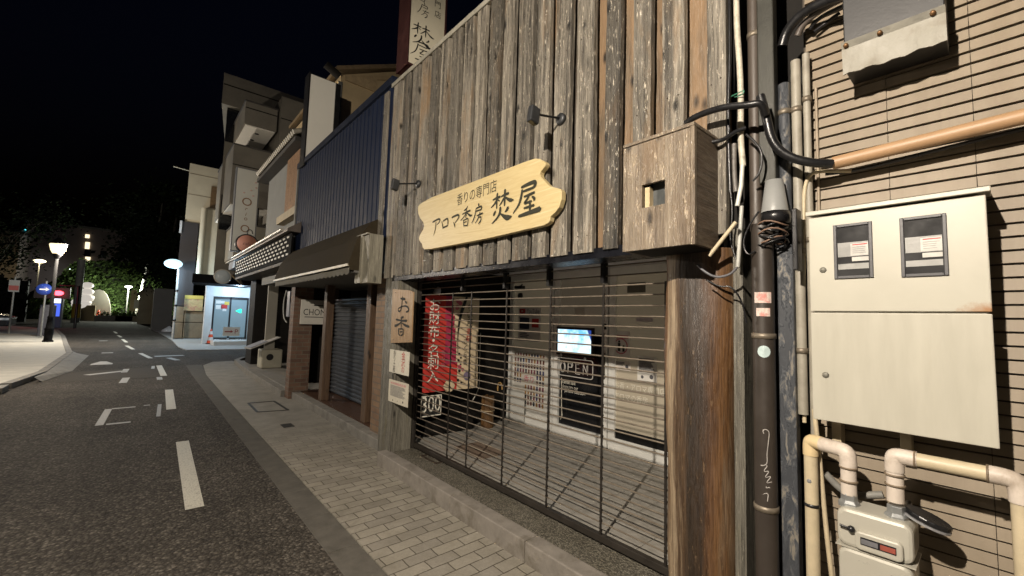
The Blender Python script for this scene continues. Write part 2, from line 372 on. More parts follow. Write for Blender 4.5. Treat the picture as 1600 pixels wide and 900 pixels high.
dash(-.9, 14.2, -.25, 14.75, .2); dash(-.22, 12.4, -.18, 13.3, .13); dash(-.25, 14.4, -.22, 15.2, .12); dash(.40, 12.6, .40, 13.1, .1); dash(.31, 15.0, .33, 15.7, .07)
d.prism([(-1.0, 16.6, .004), (-.55, 16.6, .004), (-.55, 16.9, .004), (-.72, 17.6, .004), (-.85, 17.6, .004), (-1.0, 16.9, .004)], (0, 0, .001))
dash(.4, 18.9, 1.2, 19.0, .35); dash(.75, 18.2, .95, 17.2, .16); dash(-1.0, 20.9, -.7, 20.9, .3); dash(-1.5, 28.5, -1.2, 28.5, .4)
struct(d.build('worn_markings', paint_old), 'worn white paint traces and outlines on the asphalt')
patch = MB()
patch.prism([(-1.3, 15.0, .003), (.4, 15.4, .003), (.4, 13.1, .003), (-1.3, 13.0, .003)], (0, 0, .0005))
struct(patch.build('road_patch', plain('newer_asphalt', (.055, .048, .040), .9, 0, .3, 20, .6, spec=.1)), 'darker patch of newer asphalt')
# far footway by the tiled store
fw = [(1.4, 21.2), (3.6, 21.0), (4.8, 24.9), (2.75, 24.9), (2.55, 30), (1.75, 36.5), (.75, 46), (.45, 46), (.9, 38), (1.25, 28), (1.25, 23)]
struct(MB().prism([(a, b, .03) for a, b in fw], (0, 0, -.05)).build('far_sidewalk', plain('pale_blue_grey_paving', (.26, .26, .25), .75, 0, .15, 4, .2)), 'pale footway in front of the tiled store')

def log_mat():
    """a peeled log: silver sapwood, dark heart, orange flank, in streaks that run its length"""
    m, n, l, b = nt('peeled_log'); tc = n.new('ShaderNodeTexCoord'); v = tc.outputs['Object']
    sx = n.new('ShaderNodeSeparateXYZ'); l.new(v, sx.inputs[0])
    f = noise(n, l, obj_coords(n, l, (9, 9, .7)), 1, 7, .65, .4)
    fine = noise(n, l, obj_coords(n, l, (110, 110, 4)), 1, 5, .7); fl = noise(n, l, obj_coords(n, l, (60, 60, 16)), 1, 5, .75)
    t = n.new('ShaderNodeMath'); t.operation = 'MULTIPLY_ADD'; l.new(f, t.inputs[0]); t.inputs[1].default_value = .20; l.new(sx.outputs[1], t.inputs[2])
    mr = n.new('ShaderNodeMapRange'); l.new(t.outputs[0], mr.inputs[0]); mr.inputs[1].default_value = 1.025-2.8-.17+.10; mr.inputs[2].default_value = 1.025-2.8+.17+.10
    c = ramp(n, l, mr.outputs[0], [(.0, (.17, .12, .075)), (.08, (.15, .078, .032)), (.22, (.095, .048, .022)), (.34, (.036, .022, .013)), (.56, (.028, .019, .012)), (.66, (.085, .052, .028)), (.74, (.33, .26, .175)), (.88, (.29, .215, .135)), (.97, (.17, .09, .04))])
    c = mix(n, l, .85, c, ramp(n, l, fine, [(.36, (.35, .30, .27)), (.60, (1., 1., 1.))]), 'MULTIPLY')
    c = mix(n, l, ramp(n, l, noise(n, l, obj_coords(n, l, (5, 5, .9)), 1, 6, .7), [(.54, 0.), (.70, .55)]), c, (.04, .024, .014))
    c = mix(n, l, ramp(n, l, fl, [(.60, 0.), (.68, .3)]), c, (.34, .24, .15))
    l.new(c, b.inputs['Base Color']); l.new(ramp(n, l, fl, [(.4, .6), (.62, .28)]), b.inputs['Roughness'])
    h = n.new('ShaderNodeMath'); h.operation = 'MULTIPLY_ADD'; l.new(fine, h.inputs[0]); h.inputs[1].default_value = .5; l.new(f, h.inputs[2]); bump(n, l, h.outputs[0], b, .6, .012); return m
# ------------------------------------------------------------------ the wooden shop
shop_wood = wood('weathered_boards', (0.03024, 0.02688, 0.02184), (0.1386, 0.1226, 0.09744), (0.3528, 0.3192, 0.2604), (.27, .18, .10), .16, 2, .9, (.18, .7), 1.2, .85, streaks=.85)
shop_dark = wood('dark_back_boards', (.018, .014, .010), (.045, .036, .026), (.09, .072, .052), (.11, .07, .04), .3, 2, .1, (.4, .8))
shop_back = wood('back_boards', (0.02975, 0.02295, 0.01615), (0.08925, 0.0663, 0.0425), (0.1785, 0.1403, 0.09775), (0.2465, 0.1573, 0.085), .5, 2, .25, (.35, .8))
post_wood = wood('grey_post_wood', (0.036, 0.0333, 0.027), (0.1125, 0.1035, 0.0828), (0.225, 0.2115, 0.171), (.16, .14, .07), .1, 2, .35, (.4, .8))
box_wood = wood('flaking_varnished_wood', (0.0714, 0.05208, 0.03612), (0.1596, 0.1218, 0.084), (0.2688, 0.2226, 0.1638), (0.1848, 0.126, 0.0756), .2, 2, .9, (.18, .55), .15, .9, True, 10)
shop = thing('wooden_shop', 'single storey shop clad in grey weathered vertical boards with brown log pillar', 'shop', (2.6, 2.8, 0))
TOP, BOT = 4.39, 2.05
def board(mb, y0, y1, x0, x1, z0, z1, jit=.006, n=14, tilt=0):
    """a sawn board with slightly wandering edges"""
    vs = []
    ph = random.random()*9
    for i in range(n+1):
        z = z0+(z1-z0)*i/n
        a = math.sin(ph+i*.35)*jit*.6+random.uniform(-jit, jit)*.35; b = math.sin(ph*2+i*.3)*jit*.6+random.uniform(-jit, jit)*.35
        dx = random.uniform(-.002, .002)
        vs += [(x0+dx, y0+a, z), (x0+dx, y1+b, z), (x1, y1+b, z), (x1, y0+a, z)]
    fs = [(4*i+k, 4*i+(k+1) % 4, 4*i+4+(k+1) % 4, 4*i+4+k) for i in range(n) for k in range(4)]+[(0, 3, 2, 1), tuple(4*n+k for k in range(4))]
    mb.add(vs, fs)
fr = MB(); bk = MB(); bd = MB()
front_px = [(603, 609), (617, 628), (633, 642), (646, 655), (659, 669.5), (674.5, 684), (689.5, 700), (705, 718), (724, 737.5), (743.5, 757), (764, 780), (786, 801), (809, 831), (838, 858), (867, 891), (901, 928.5), (946, 968.5), (989, 1017), (1035, 1068), (1104, 1134)]
spans = []
for a, b in front_px:
    ya, yb = at('X', 2.10, a, 112).y, at('X', 2.10, b, 112).y
    spans.append((yb, ya)); board(fr, yb, ya, 2.10, 2.138, BOT-random.uniform(0, .012), TOP)
for i_, ((a0, a1), (b0, b1)) in enumerate(zip(spans, spans[1:])):      # boards behind, seen in the gaps
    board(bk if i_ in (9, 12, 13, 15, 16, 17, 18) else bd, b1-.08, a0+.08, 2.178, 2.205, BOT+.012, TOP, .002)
fr.build('front_boards', shop_wood, shop); bk.build('back_boards', shop_back, shop); bd.build('dark_back_boards', shop_dark, shop)
nl = MB()
for ya_, yb_ in spans:
    for z_ in (BOT+.12, BOT+.78, BOT+1.45, TOP-.15):
        for k_ in (.25, .75): nl.sphere((2.099, ya_+(yb_-ya_)*k_, z_+random.uniform(-.02, .02)), .0042, 6)
nl.build('nail_heads', plain('rusty_nail', (.05, .035, .025), .5, .5), shop)
MB().box(2.215, 2.6, .80, 4.72, BOT+.02, TOP-.01).build('wall_core', soot, shop)
MB().box(2.09, 2.2, .80, 4.74, TOP, TOP+.035).box(2.085, 2.092, .80, 4.74, TOP-.012, TOP+.035).build('roof_edge', plain('zinc_trim', (.42, .40, .33), .45, .3, .2, 10, .1), shop)
MB().box(2.2, 6, .78, 4.74, TOP-.03, TOP-.0).build('roof', black, shop)
MB().box(2.115, 2.33, .95, 4.66, BOT-.05, BOT+.015).build('beam', plain('black_steel_beam', (.012, .013, .018), .28, .5, .3, 9, .05), shop)
# left post: two planks and its dark backing
pl = MB(); board(pl, 4.515, 4.66, 2.108, 2.30, 0.0, BOT-.005, .003); pl.build('corner_plank', post_wood, shop)
pl = MB(); board(pl, 4.335, 4.505, 2.10, 2.30, 0.0, BOT-.055, .003); board(pl, 4.32, 4.335, 2.12, 2.335, 0.1, BOT-.055, .001); pl.build('corner_post', post_wood, shop)
# right log pillar, waney edged
lg = MB(); ring = []
NZ, NA = 26, 18
for i in range(NZ+1):
    z = BOT-.06-(BOT-.06)*i/NZ
    for kk in range(NA):
        th = 2*math.pi*kk/NA; r = .178+.010*math.sin(z*2.2+th*2)+.006*math.sin(z*7+th*5)+random.uniform(-.002, .002)
        c, s = math.cos(th), math.sin(th); q = (abs(c)**3.2+abs(s)**3.2)**(-1/3.2)
        ring.append((2.275+c*q*r*.95, 1.025+s*q*r, z))
lg.add(ring, [(i*NA+kk, (i+1)*NA+kk, (i+1)*NA+(kk+1) % NA, i*NA+(kk+1) % NA) for i in range(NZ) for kk in range(NA)], 0, True)
lg.build('log_pillar', log_mat(), shop)
pl = MB(); board(pl, .795, .842, 2.17, 2.30, 0, BOT+.03, .002); pl.build('edge_plank', post_wood, shop)
# recess
dark_tile = plain('dark_floor_tile', (.29, .275, .245), .55, 0, .18, 12, .25, dirt=(.17, .16, .135), dirt_at=(.5, .75))
fl = MB()
for i in range(6):
    for j in range(13): fl.box(2.40+i*.285, 2.40+i*.285+.281, .98+j*.29, .98+j*.29+.286, .10, .17)
fl.build('floor', dark_tile, shop, bev=.002)
MB().box(2.38, 4.3, 4.76, 4.85, .0, 2.3).build('side_wall', soot, shop)
MB().box(2.38, 4.3, .85, .95, .0, 2.3).build('end_wall', plain('grey_render', (.42, .40, .36), .8), shop)
MB().box(2.34, 4.4, .85, 4.85, 2.24, 2.3).build('recess_ceiling', plain('grey_ceiling', (.62, .62, .64), .6), shop)
MB().box(4.16, 4.3, .85, 4.85, .10, 2.3).build('back_wall', plain('wall_behind_glass', (.15, .14, .12), .8), shop)
# kerb step before the gate
st = MB(); y = -.6
while y < 4.42:
    st.box(2.0, 2.125, y, min(y+.9, 4.43)-.004, 0, .15); y += .9
st.build('step_edge', plain('step_concrete', (.21, .19, .165), .8, 0, .2, 9, .4, dirt=(.11, .095, .07), dirt_at=(.5, .7)), shop, bev=.008)
MB().box(2.128, 2.395, -.6, 4.33, 0, .147).build('step_top', pebble_mat('pebble_wash', 95, (.10, .09, .07), (.27, .25, .20)), shop)
MB().box(2.395, 2.40, .9, 4.4, .1, .168).build('threshold', black, shop)
# drain frame on the step
df = MB(); 
for (a, b, c, e) in ((2.30, 2.315, 3.72, 4.02), (2.375, 2.39, 3.72, 4.02)): df.box(a, b, c, e, .147, .156)
for (a, b, c, e) in ((2.315, 2.375, 3.72, 3.735), (2.315, 2.375, 4.005, 4.02)): df.box(a, b, c, e, .147, .156)
df.build('drain_frame', plain('rusty_iron', (.05, .035, .025), .7, .4), shop)
tm = MB().box(2.70, 3.05, 3.5, 4.0, .170, .180)
tag(tm.build('door_mat', plain('tan_mat', (.17, .125, .09), .9, 0, .2, 30, .5), loc=(3, 3.7, .17)), 'tan mat on the dark floor just behind the gate', 'mat')

# glazing at the back of the recess
DX = 4.06
alu = plain('white_aluminium', (.84, .84, .80), .35, .1, .06, 6, .05)
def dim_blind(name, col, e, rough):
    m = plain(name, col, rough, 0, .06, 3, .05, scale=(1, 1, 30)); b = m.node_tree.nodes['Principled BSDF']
    b.inputs['Emission Color'].default_value = (.9, .74, .5, 1); b.inputs['Emission Strength'].default_value = e; return m  # faint warm glow added to lift the dark recess; no lamp behind it
blind = dim_blind('beige_blind_added_glow', (.46, .41, .32), .028, .8)
def yz(x, y, X=DX): p = at('X', X, x, y); return p.y, p.z
win = thing('shop_window', 'white framed side window of the recess with product sheet and beige blind', 'window', (DX, 4.3, .17))
win.name = 'shop_window'
def frame(mb, y0, y1, z0, z1, w, x0=DX, x1=DX+.06, wb=None):
    wb = wb or w
    mb.box(x0, x1, y0, y0+w, z0, z1); mb.box(x0, x1, y1-w, y1, z0, z1)
    mb.box(x0, x1, y0+w, y1-w, z0, z0+wb); mb.box(x0, x1, y0+w, y1-w, z1-w, z1)
m = MB(); frame(m, 3.82, 4.70, .175, 2.238, .07, wb=.12); m.box(DX, DX+.06, 3.89, 4.63, 1.16, 1.22); m.build('frame', alu, win, bev=.004)
MB().box(DX+.045, DX+.05, 3.89, 4.63, .29, 1.16).build('lower_panel', white_paint, win)
MB().box(DX+.035, DX+.04, 3.89, 4.63, 1.22, 2.17).build('pane', dim_blind('side_blind_added_glow', (.36, .32, .25), .030, .12), win)  # side pane glows a little as added fill
door = thing('shop_door', 'white framed glass door with black lower glass below the lit screen', 'door', (DX, 3.4, .17))
m = MB(); frame(m, 2.96, 3.80, .175, 2.238, .08, wb=.13); m.build('frame', alu, door, bev=.004)
MB().box(DX+.035, DX+.04, 3.04, 3.72, .305, 1.46).build('lower_glass', glass_dark, door)
MB().box(DX+.035, DX+.04, 3.04, 3.72, 1.46, 2.16).build('upper_glass', dim_blind('tinted_glass_added_glow', (.20, .175, .15), .022, .12), door)  # added fill glow here too, not a lit room
MB().box(DX-.03, DX, 2.985, 3.01, .95, 1.25).build('handle', steel, door, bev=.003)
MB().box(DX-.012, DX, 2.975, 3.02, 1.52, 1.585).build('lock', black, door, bev=.003)
rw = thing('display_window', 'large white framed window with closed beige blind and notices', 'window', (DX, 2.0, .17))
m = MB(); frame(m, .96, 2.94, .175, 2.238, .085, wb=.14); m.build('frame', alu, rw, bev=.004)
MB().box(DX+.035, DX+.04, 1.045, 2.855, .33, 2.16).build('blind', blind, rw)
MB().box(DX+.02, DX+.035, 1.045, 2.855, .315, .42).build('bottom_rail', black, rw)
tx = MB()
def pz(x, y, X): return at('X', X, x, y)
WHT = ink('white_vinyl_letters', (.75, .72, .62))
TX = DX+.031
tx.text('お香・アロマ専門店', pz(998, 607, TX), FU, FV, .085, fit=.62); tx.text('アロマの香房', pz(985, 622, TX), FU, FV, .085, fit=.42)
tx.build('lettering', WHT, rw)
lb = MB().box(DX+.028, DX+.033, *sorted((yz(978, 441)[0], yz(1006, 457)[0])), *sorted((yz(990, 441)[1], yz(990, 457)[1])))
lb.build('vent_label', plain('grey_label', (.14, .13, .10), .6), rw)

# things fixed to the glazing
def sheet(name, label, cat, px, X, col, parent=None, th=.003, rough=.6, build=True):
    """flat sheet on a wall that faces the street; px = (left, top, right, bottom) of its front"""
    p0, p1 = at('X', X, px[0], px[1]), at('X', X, px[2], px[3])
    y1, y0 = max(p0.y, p1.y), min(p0.y, p1.y); z1, z0 = max(p0.z, p1.z), min(p0.z, p1.z)
    t = thing(name, label, cat, (X, (y0+y1)/2, z0))
    MB().box(X, X+th, y0, y1, z0, z1).build('sheet', plain(name+'_paper_%d' % len(_mc), col, rough, 0, .05, 6, .03), t)
    return t, y0, y1, z0, z1
def lines(mb, X, y0, y1, z0, z1, n, h, ragged=True):
    for i in range(n):
        z = z1-(z1-z0)*(i+.5)/n; w = (y1-y0)*(random.uniform(.75, 1) if ragged else 1)
        mb.box(X-.0012, X-.0004, y1-w, y1, z-h/2, z+h/2)
NAVY = ink('navy_print', (.03, .035, .06)); GREY = ink('grey_print', (.10, .10, .11)); RED = ink('red_print', (.45, .03, .03)); PINK = ink('pink_print', (.55, .12, .16)); BLK = ink('black_ink', (.012, .012, .010))
GX = DX+.028
# product chart in the lower half of the side window
t, y0, y1, z0, z1 = sheet('product_chart', 'white chart with rows of slim coloured product pictures on the side window', 'poster', (804, 549, 850, 640), DX+.04, (.62, .60, .54))
cm = MB(); cols = [ink('sample_%d' % i, c) for i, c in enumerate(((.10, .03, .02), (.03, .03, .05), (.30, .16, .05), (.16, .04, .06), (.05, .05, .12), (.20, .10, .08)))]
nr, nc = 10, 11
for r_ in range(nr):
    for c_ in range(nc):
        if 4 <= r_ <= 5 and 3 <= c_ <= 7: continue
        if r_ >= 6 and c_ < 4: continue
        yy = y1-(y1-y0)*(c_+.5)/nc; zz = z1-(z1-z0)*(r_+.5)/nr
        w = (y1-y0)/nc*.28; h = (z1-z0)/nr*.38
        cm.box(DX+.0385, DX+.0398, yy-w, yy+w, zz-h, zz+h, random.randrange(6))
cm.build('product_pictures', cols, t)
MB().text('香り', Vector((DX+.0392, (y0+y1)/2, z1-(z1-z0)*.5)), FU, FV, .11).build('lettering', PINK, t)
t, y0, y1, z0, z1 = sheet('white_panel_board', 'plain white board leaning at the foot of the side window', 'board', (792, 607, 817, 660), DX-.06, (.62, .62, .58), th=.02)
# video poster
t, y0, y1, z0, z1 = sheet('video_poster', 'poster with red play badge and dark picture on the side window', 'poster', (811, 481, 844, 535), GX, (.62, .60, .57))
w = y1-y0; h = z1-z0; m = MB()
m.box(GX-.0015, GX-.0005, y1-w*.30, y1-w*.04, z1-h*.17, z1-h*.03, 0)
m.prism([(GX-.002, y1-w*.13, z1-h*.07), (GX-.002, y1-w*.22, z1-h*.10), (GX-.002, y1-w*.13, z1-h*.13)], (.0004, 0, 0), 1)
m.text('YouTube', Vector((GX-.0016, y1-w*.66, z1-h*.10)), FU, FV, .09, 2, fit=w*.56)
m.box(GX-.0015, GX-.0005, y1-w*.5, y1-w*.06, z1-h*.64, z1-h*.30, 2); m.box(GX-.0015, GX-.0005, y1-w*.92, y1-w*.62, z1-h*.58, z1-h*.32, 0)
lines(m, GX, y1-w*.5, y1-w*.08, z1-h*.9, z1-h*.74, 3, .012); m.m[-18:] = [2]*18
m.build('print', [RED, WHT, NAVY], t)
# screen
scr = thing('video_screen', 'lit video screen showing a bright blue and white picture behind the door glass', 'screen', (DX-.03, 3.4, 1.2))
def scr_mat():
    m, n, l, b = nt('screen_picture'); v = obj_coords(n, l)
    sx = n.new('ShaderNodeSeparateXYZ'); l.new(v, sx.inputs[0])
    f = noise(n, l, v, 5, 6)
    dg = n.new('ShaderNodeMath'); dg.operation = 'MULTIPLY_ADD'; l.new(sx.outputs[1], dg.inputs[0]); dg.inputs[1].default_value = -1.; 
    zz = n.new('ShaderNodeMath'); zz.operation = 'MULTIPLY'; l.new(sx.outputs[2], zz.inputs[0]); zz.inputs[1].default_value = .45; l.new(zz.outputs[0], dg.inputs[2])
    c = ramp(n, l, f, [(.35, (.16, .52, .95)), (.5, (.70, .92, 1.)), (.62, (.80, .96, 1.)), (.72, (.25, .60, 1.))])
    c = mix(n, l, ramp(n, l, dg.outputs[0], [(.30, 0.), (.31, 1.)]), c, (.02, .05, .25))
    b.inputs['Base Color'].default_value = (.01, .01, .01, 1)
    l.new(c, b.inputs['Emission Color']); b.inputs['Emission Strength'].default_value = .8; return m
p0, p1 = at('X', DX-.03, 872, 514), at('X', DX-.03, 923, 553)
MB().box(DX-.03, DX-.028, p1.y, p0.y, p1.z, p0.z).build('picture', scr_mat(), scr)
MB().box(DX-.0275, DX-.002, p1.y-.035, p0.y+.03, p1.z-.05, p0.z+.03).build('housing', black, scr, bev=.004)
LOC['scr'] = LOC[scr.name]
m = MB(); m.text('LIVE', Vector((DX-.0315, p1.y+.055, p0.z-.03)), FU, FV, .03); 
# open sign
op = thing('open_sign', 'unlit tube sign reading OPEN with rounded outline on the black door glass', 'sign', (DX-.03, 3.4, .98))
TU = plain('frosted_white_tube', (.62, .60, .56), .3, 0, .05, 5, 0)
OX = DX-.02
q = [at('X', OX, *a) for a in ((871, 558), (924, 565), (926, 592), (872, 585))]
yl = max(a.y for a in q); yr = min(a.y for a in q); zt = q[0].z; zb = q[3].z
def rrect(yl, yr, zt, zb, r):
    out = []
    for cy, cz, a0 in ((yl-r, zt-r, 90), (yl-r, zb+r, 180), (yr+r, zb+r, 270), (yr+r, zt-r, 0)):
        for kk in range(5):
            a = R(a0+kk*22.5); out.append(Vector((OX, cy-r*math.cos(a)*-1 if False else cy+(-math.cos(a))*-r if False else cy-r*(-math.cos(a))*-1 if False else cy, cz)) + Vector((0, -r*math.cos(a), r*math.sin(a))))
    return out
rr_ = []
for cy, cz, a0 in ((yr+.03, zt-.03, 0), (yl-.03, zt-.03, 90), (yl-.03, zb+.03, 180), (yr+.03, zb+.03, 270)):
    for kk in range(5):
        a = R(a0+kk*22.5); rr_.append(Vector((OX, cy-.03*math.cos(a), cz+.03*math.sin(a))))
MB().tube(rr_+[rr_[0]], .0055, 8).build('outline_tube', TU, op)
lt = MB(); W = yl-yr; cw = W*.19; zc = (zt+zb)/2; hh = (zt-zb)*.31
def ltr(kx, pts): 
    for i in range(2):
        lt.tube([Vector((OX-.004, yl-W*kx-px*cw*(1-.25*i)-.0*i, zc+pz_*hh*(1-.3*i))) for px, pz_ in pts], .0045, 8, smooth_path=0)
for kx, pts in ((.17, [(math.cos(a)*.42, math.sin(a)) for a in [R(t_) for t_ in range(0, 361, 24)]]),
                (.345, [(-.1, -1), (-.1, 1), (.5, 1), (.62, .5), (.5, .05), (-.1, .05)]), (.565, [(.5, 1), (-.1, 1), (-.1, -1), (.5, -1)]), (.565, [(-.1, 0), (.4, 0)]),
                (.77, [(-.1, -1), (-.1, 1), (.55, -1), (.55, 1)])): ltr(kx, pts)
lt.build('letters', TU, op)
MB().sphere((OX-.003, *yz(879, 554)), .018, 10, sq=(.4, 1, 1)).sphere((OX-.003, *yz(916, 560)), .018, 10, sq=(.4, 1, 1)).build('hooks', TU, op)
dl = MB()
for s_, px in (('license sale', (888, 597)), ('please try our', (890, 606)), ('perfume classroom', (898, 613)),): dl.text(s_, at('X', DX+.0335, *px), FU, FV, .07, fit=.035*len(s_)*.55)
dl.build('lettering', WHT, door)
cb = MB().tube([Vector((DX-.006, *yz(878, 590))), Vector((DX-.008, *yz(878, 640))), Vector((DX-.006, *yz(879, 650))), Vector((DX-.004, *yz(876, 655)))], .005, 8, smooth_path=2)
tag(cb.build('sign_cord', WHT, loc=(DX, 3.5, .5)), 'thin white cord hanging down from the tube sign on the door', 'cord')
# notices on the right window
t, y0, y1, z0, z1 = sheet('no_children_notice', 'upright white notice with a red ring around two figures on the right window', 'notice', (957, 517, 984, 559), GX, (.80, .76, .72))
w = y1-y0; h = z1-z0; c = Vector((GX-.001, (y0+y1)/2, z0+h*.42)); m = MB()
m.tube([c+Vector((0, math.cos(R(a))*w*.36, math.sin(R(a))*w*.36)) for a in range(0, 361, 20)], .006, 6)
m.box(GX-.002, GX-.0008, y0+w*.08, y1-w*.05, z1-h*.28, z1-h*.16)
m.sphere(c+Vector((0, w*.1, w*.22)), w*.06, 10, 1, (.2, 1, 1)); m.box(GX-.002, GX-.001, c.y+w*.03, c.y+w*.17, c.z-w*.25, c.z+w*.15, 1)
m.sphere(c+Vector((0, -w*.15, -.0)), w*.055, 10, 1, (.2, 1, 1)); m.box(GX-.002, GX-.001, c.y-w*.21, c.y-w*.09, c.z-w*.26, c.z-w*.06, 1)
m.build('print', [PINK, BLK], t)
t, y0, y1, z0, z1 = sheet('mask_notice', 'small wide white notice with a tiny face below the ringed notice', 'notice', (955, 562, 985, 580), GX-.004, (.80, .74, .68))
m = MB(); lines(m, GX-.004, y0+.06, y1-.02, z0+.05, z1-.01, 3, .008); m.sphere((GX-.0045, y0+.045, z0+.045), .022, 10, 0, (.1, 1, 1)); m.build('print', GREY, t)
t, y0, y1, z0, z1 = sheet('shop_notice', 'large white notice with close lines of small print by the log pillar', 'notice', (996, 556, 1026, 598), GX-.006, (.80, .78, .73))
m = MB(); lines(m, GX-.006, y0+.02, y1-.02, z0+.09, z1-.02, 12, .009); m.sphere((GX-.0065, y0+.06, z0+.05), .024, 10, 0, (.1, 1, 1)); m.sphere((GX-.0065, y1-.06, z0+.04), .018, 10, 0, (.1, 1, 1)); m.build('print', GREY, t)
t, y0, y1, z0, z1 = sheet('faint_sticker', 'faint violet lettered sticker high on the right window', 'sticker', (994, 496, 1020, 503), GX, (.55, .48, .50), th=.001)
t, y0, y1, z0, z1 = sheet('hanging_tag', 'pale paper tag high on the brown door glass', 'tag', (899, 481, 913, 492), DX+.03, (.5, .46, .40), th=.001)
cmr = thing('door_camera', 'small black camera on a bracket at the top of the side window', 'camera', (DX-.1, 4.5, 1.9))
a = at('X', DX-.08, 812, 449); MB().box(a.x-.04, a.x+.04, a.y-.07, a.y+.07, a.z-.02, a.z+.02).tube([a, a+Vector((.1, .06, .05))], .012, 8).build('body', black, cmr, bev=.006)
a = at('X', DX-.03, 813, 462); tag(MB().lathe(a+Vector((0, 0, -.035)), [(0, 0), (.035, 0), (.04, .03), (.03, .07), (0, .075)]).build('door_sensor', black, loc=a), 'small round black sensor below the camera on the side window', 'sensor')

# hanging banner on the black side wall
BY = 4.42
ban = thing('shop_banner', 'red and cream cloth banner with white lettering hanging on the side wall', 'banner', (2.95, BY, .70))
cl = lambda x, y: at('Y', BY, x, y)
xl, xr = 2.498, 3.295; ztop, zbot = 1.868, .721
def cloth(c):
    return plain('cloth_%s' % c[0], c[1], .85, 0, .07, 8, .15)
red = cloth(('red', (.50, .035, .025))); mag = cloth(('magenta', (.33, .02, .06))); crm = cloth(('cream', (.62, .50, .33)))
def wave(x, z): return BY+.012*math.sin(x*9+z*1.5)+.006*math.sin(z*6)
NX, NZ2 = 36, 44
m = MB(); vs = []; fs = []; 
for j in range(NZ2+1):
    for i in range(NX+1):
        x = xl+(xr-xl)*i/NX; z = ztop+(zbot-ztop)*j/NZ2
        vs.append((x, wave(x, z), z))
mi = []
for j in range(NZ2):
    for i in range(NX):
        t_ = (i+.5)/NX; z_ = (j+.5)/NZ2
        edge = .50+.05*math.sin(z_*3.2-.4)+.10*z_*z_ - .06*max(0, .3-z_)
        band = .36+.02*math.sin(z_*3)
        kk = 0 if t_ < band or (t_ < edge and z_ > .72) else (1 if t_ < edge else 2)
        m.add([vs[j*(NX+1)+i], vs[j*(NX+1)+i+1], vs[(j+1)*(NX+1)+i+1], vs[(j+1)*(NX+1)+i]], [(0, 1, 2, 3)], kk, True)
cl_o = m.build('cloth', [red, mag, crm], ban, recalc=False)
m = MB(); n_ = Vector((0, -1, 0))
def bx(t_, z_): x = xl+(xr-xl)*t_; z = ztop+(zbot-ztop)*z_; return Vector((x, wave(x, z)-.006, z))
for i, ch in enumerate('お財布・名刺入'):  # column of white writing
    zz = (.10, .235, .375, .47, .575, .70, .835)[i]; m.text(ch, bx(.17, zz), SU, FV, .165, 0, lift=.004)
for i, ch in enumerate('香り袋'): m.text(ch, bx(.355, .60+i*.065), SU, FV, .07, 1, lift=.004)
for i, ch in enumerate('ちい用'): m.text(ch, bx(.80, .11+i*.085), SU, FV, .10, 2, lift=.004)
for i, ch in enumerate('香袋'): m.text(ch, bx(.80, .37+i*.08), SU, FV, .09, 3, lift=.004)
for i, ch in enumerate('さくら香'): m.text(ch, bx(.74, .48+i*.075), SU, FV, .075, 2, lift=.004)
def blob(t_, z_, r, mi_, nn=9, k_=1.0):
    c = bx(t_, z_)+n_*.004; m.add([c+Vector((math.cos(2*math.pi*i/nn)*r, 0, math.sin(2*math.pi*i/nn)*r*k_)) for i in range(nn)], [tuple(range(nn))], mi_)
for (a, b_, r) in ((.63, .62, .016), (.66, .66, .014), (.62, .69, .018), (.66, .73, .012), (.64, .80, .02), (.62, .90, .018), (.68, .93, .014)): blob(a, b_, r, 2)
for a in range(6): blob(.47+.06*math.cos(a*1.047), .955+.035*math.sin(a*1.047), .035, 4)
blob(.47, .955, .03, 4); blob(.64, .76, .03, 1); blob(.70, .79, .022, 1); blob(.78, .86, .055, 5, 14); 
for (a, b_) in ((.56, .05), (.60, .07), (.55, .12)): blob(a, b_, .03, 1)
m.stroke([(bx(.72, .0)+n_*.005, .03), (bx(.66, .10)+n_*.005, .05), (bx(.60, .24)+n_*.005, .035), (bx(.585, .42)+n_*.005, .012), (bx(.60, .60)+n_*.005, .006)], n_, .002, 2)
m.build('print', [WHT, PINK, BLK, RED, crm, plain('mauve_print', (.20, .16, .24), .8)], ban, recalc=False)
MB().tube([(xl-.03, BY+.02, ztop+.01), (xr+.03, BY+.02, ztop+.01)], .008, 8).build('rod', black, ban)
t = thing('price_sign', 'black sign with white border reading 300 under the red banner', 'sign', (2.78, BY-.01, .38))
x0, x1 = 2.498, 2.775; z0, z1 = .441, .683
MB().box(x0, x1, BY-.002, BY+.004, z0, z1).build('board', ink('black_board', (.015, .015, .014)), t)
m = MB().text('300', Vector(((x0+x1)/2, BY-.004, (z0+z1)/2+.02)), SU, FV, .27, fit=.25)
m.build('lettering', WHT, t); m = MB()
for (a, b_, c_, e_) in ((x0, x1, z0, z0+.012), (x0, x1, z1-.012, z1), (x0, x0+.01, z0+.012, z1-.012), (x1-.01, x1, z0+.012, z1-.012)): m.box(a, b_, BY-.004, BY-.0025, c_, e_)
m.build('border', WHT, t)
sl = thing('banner_spotlight', 'small unlit white clip spotlight above the red banner', 'spotlight', (2.8, 4.6, 1.92))
a = at('Y', 4.45, 682, 453); MB().lathe(a+Vector((0, 0, -.05)), [(.0, .0), (.045, 0), (.04, .05), (.02, .09), (0, .09)], (.3, -.2, 1)).build('head', plain('pale_lamp_shell', (.4, .4, .42), .4), sl)
MB().tube([a+Vector((0, 0, .03)), a+Vector((-.02, .1, .11)), a+Vector((-.02, .2, .1))], .008, 8).build('arm', black, sl)
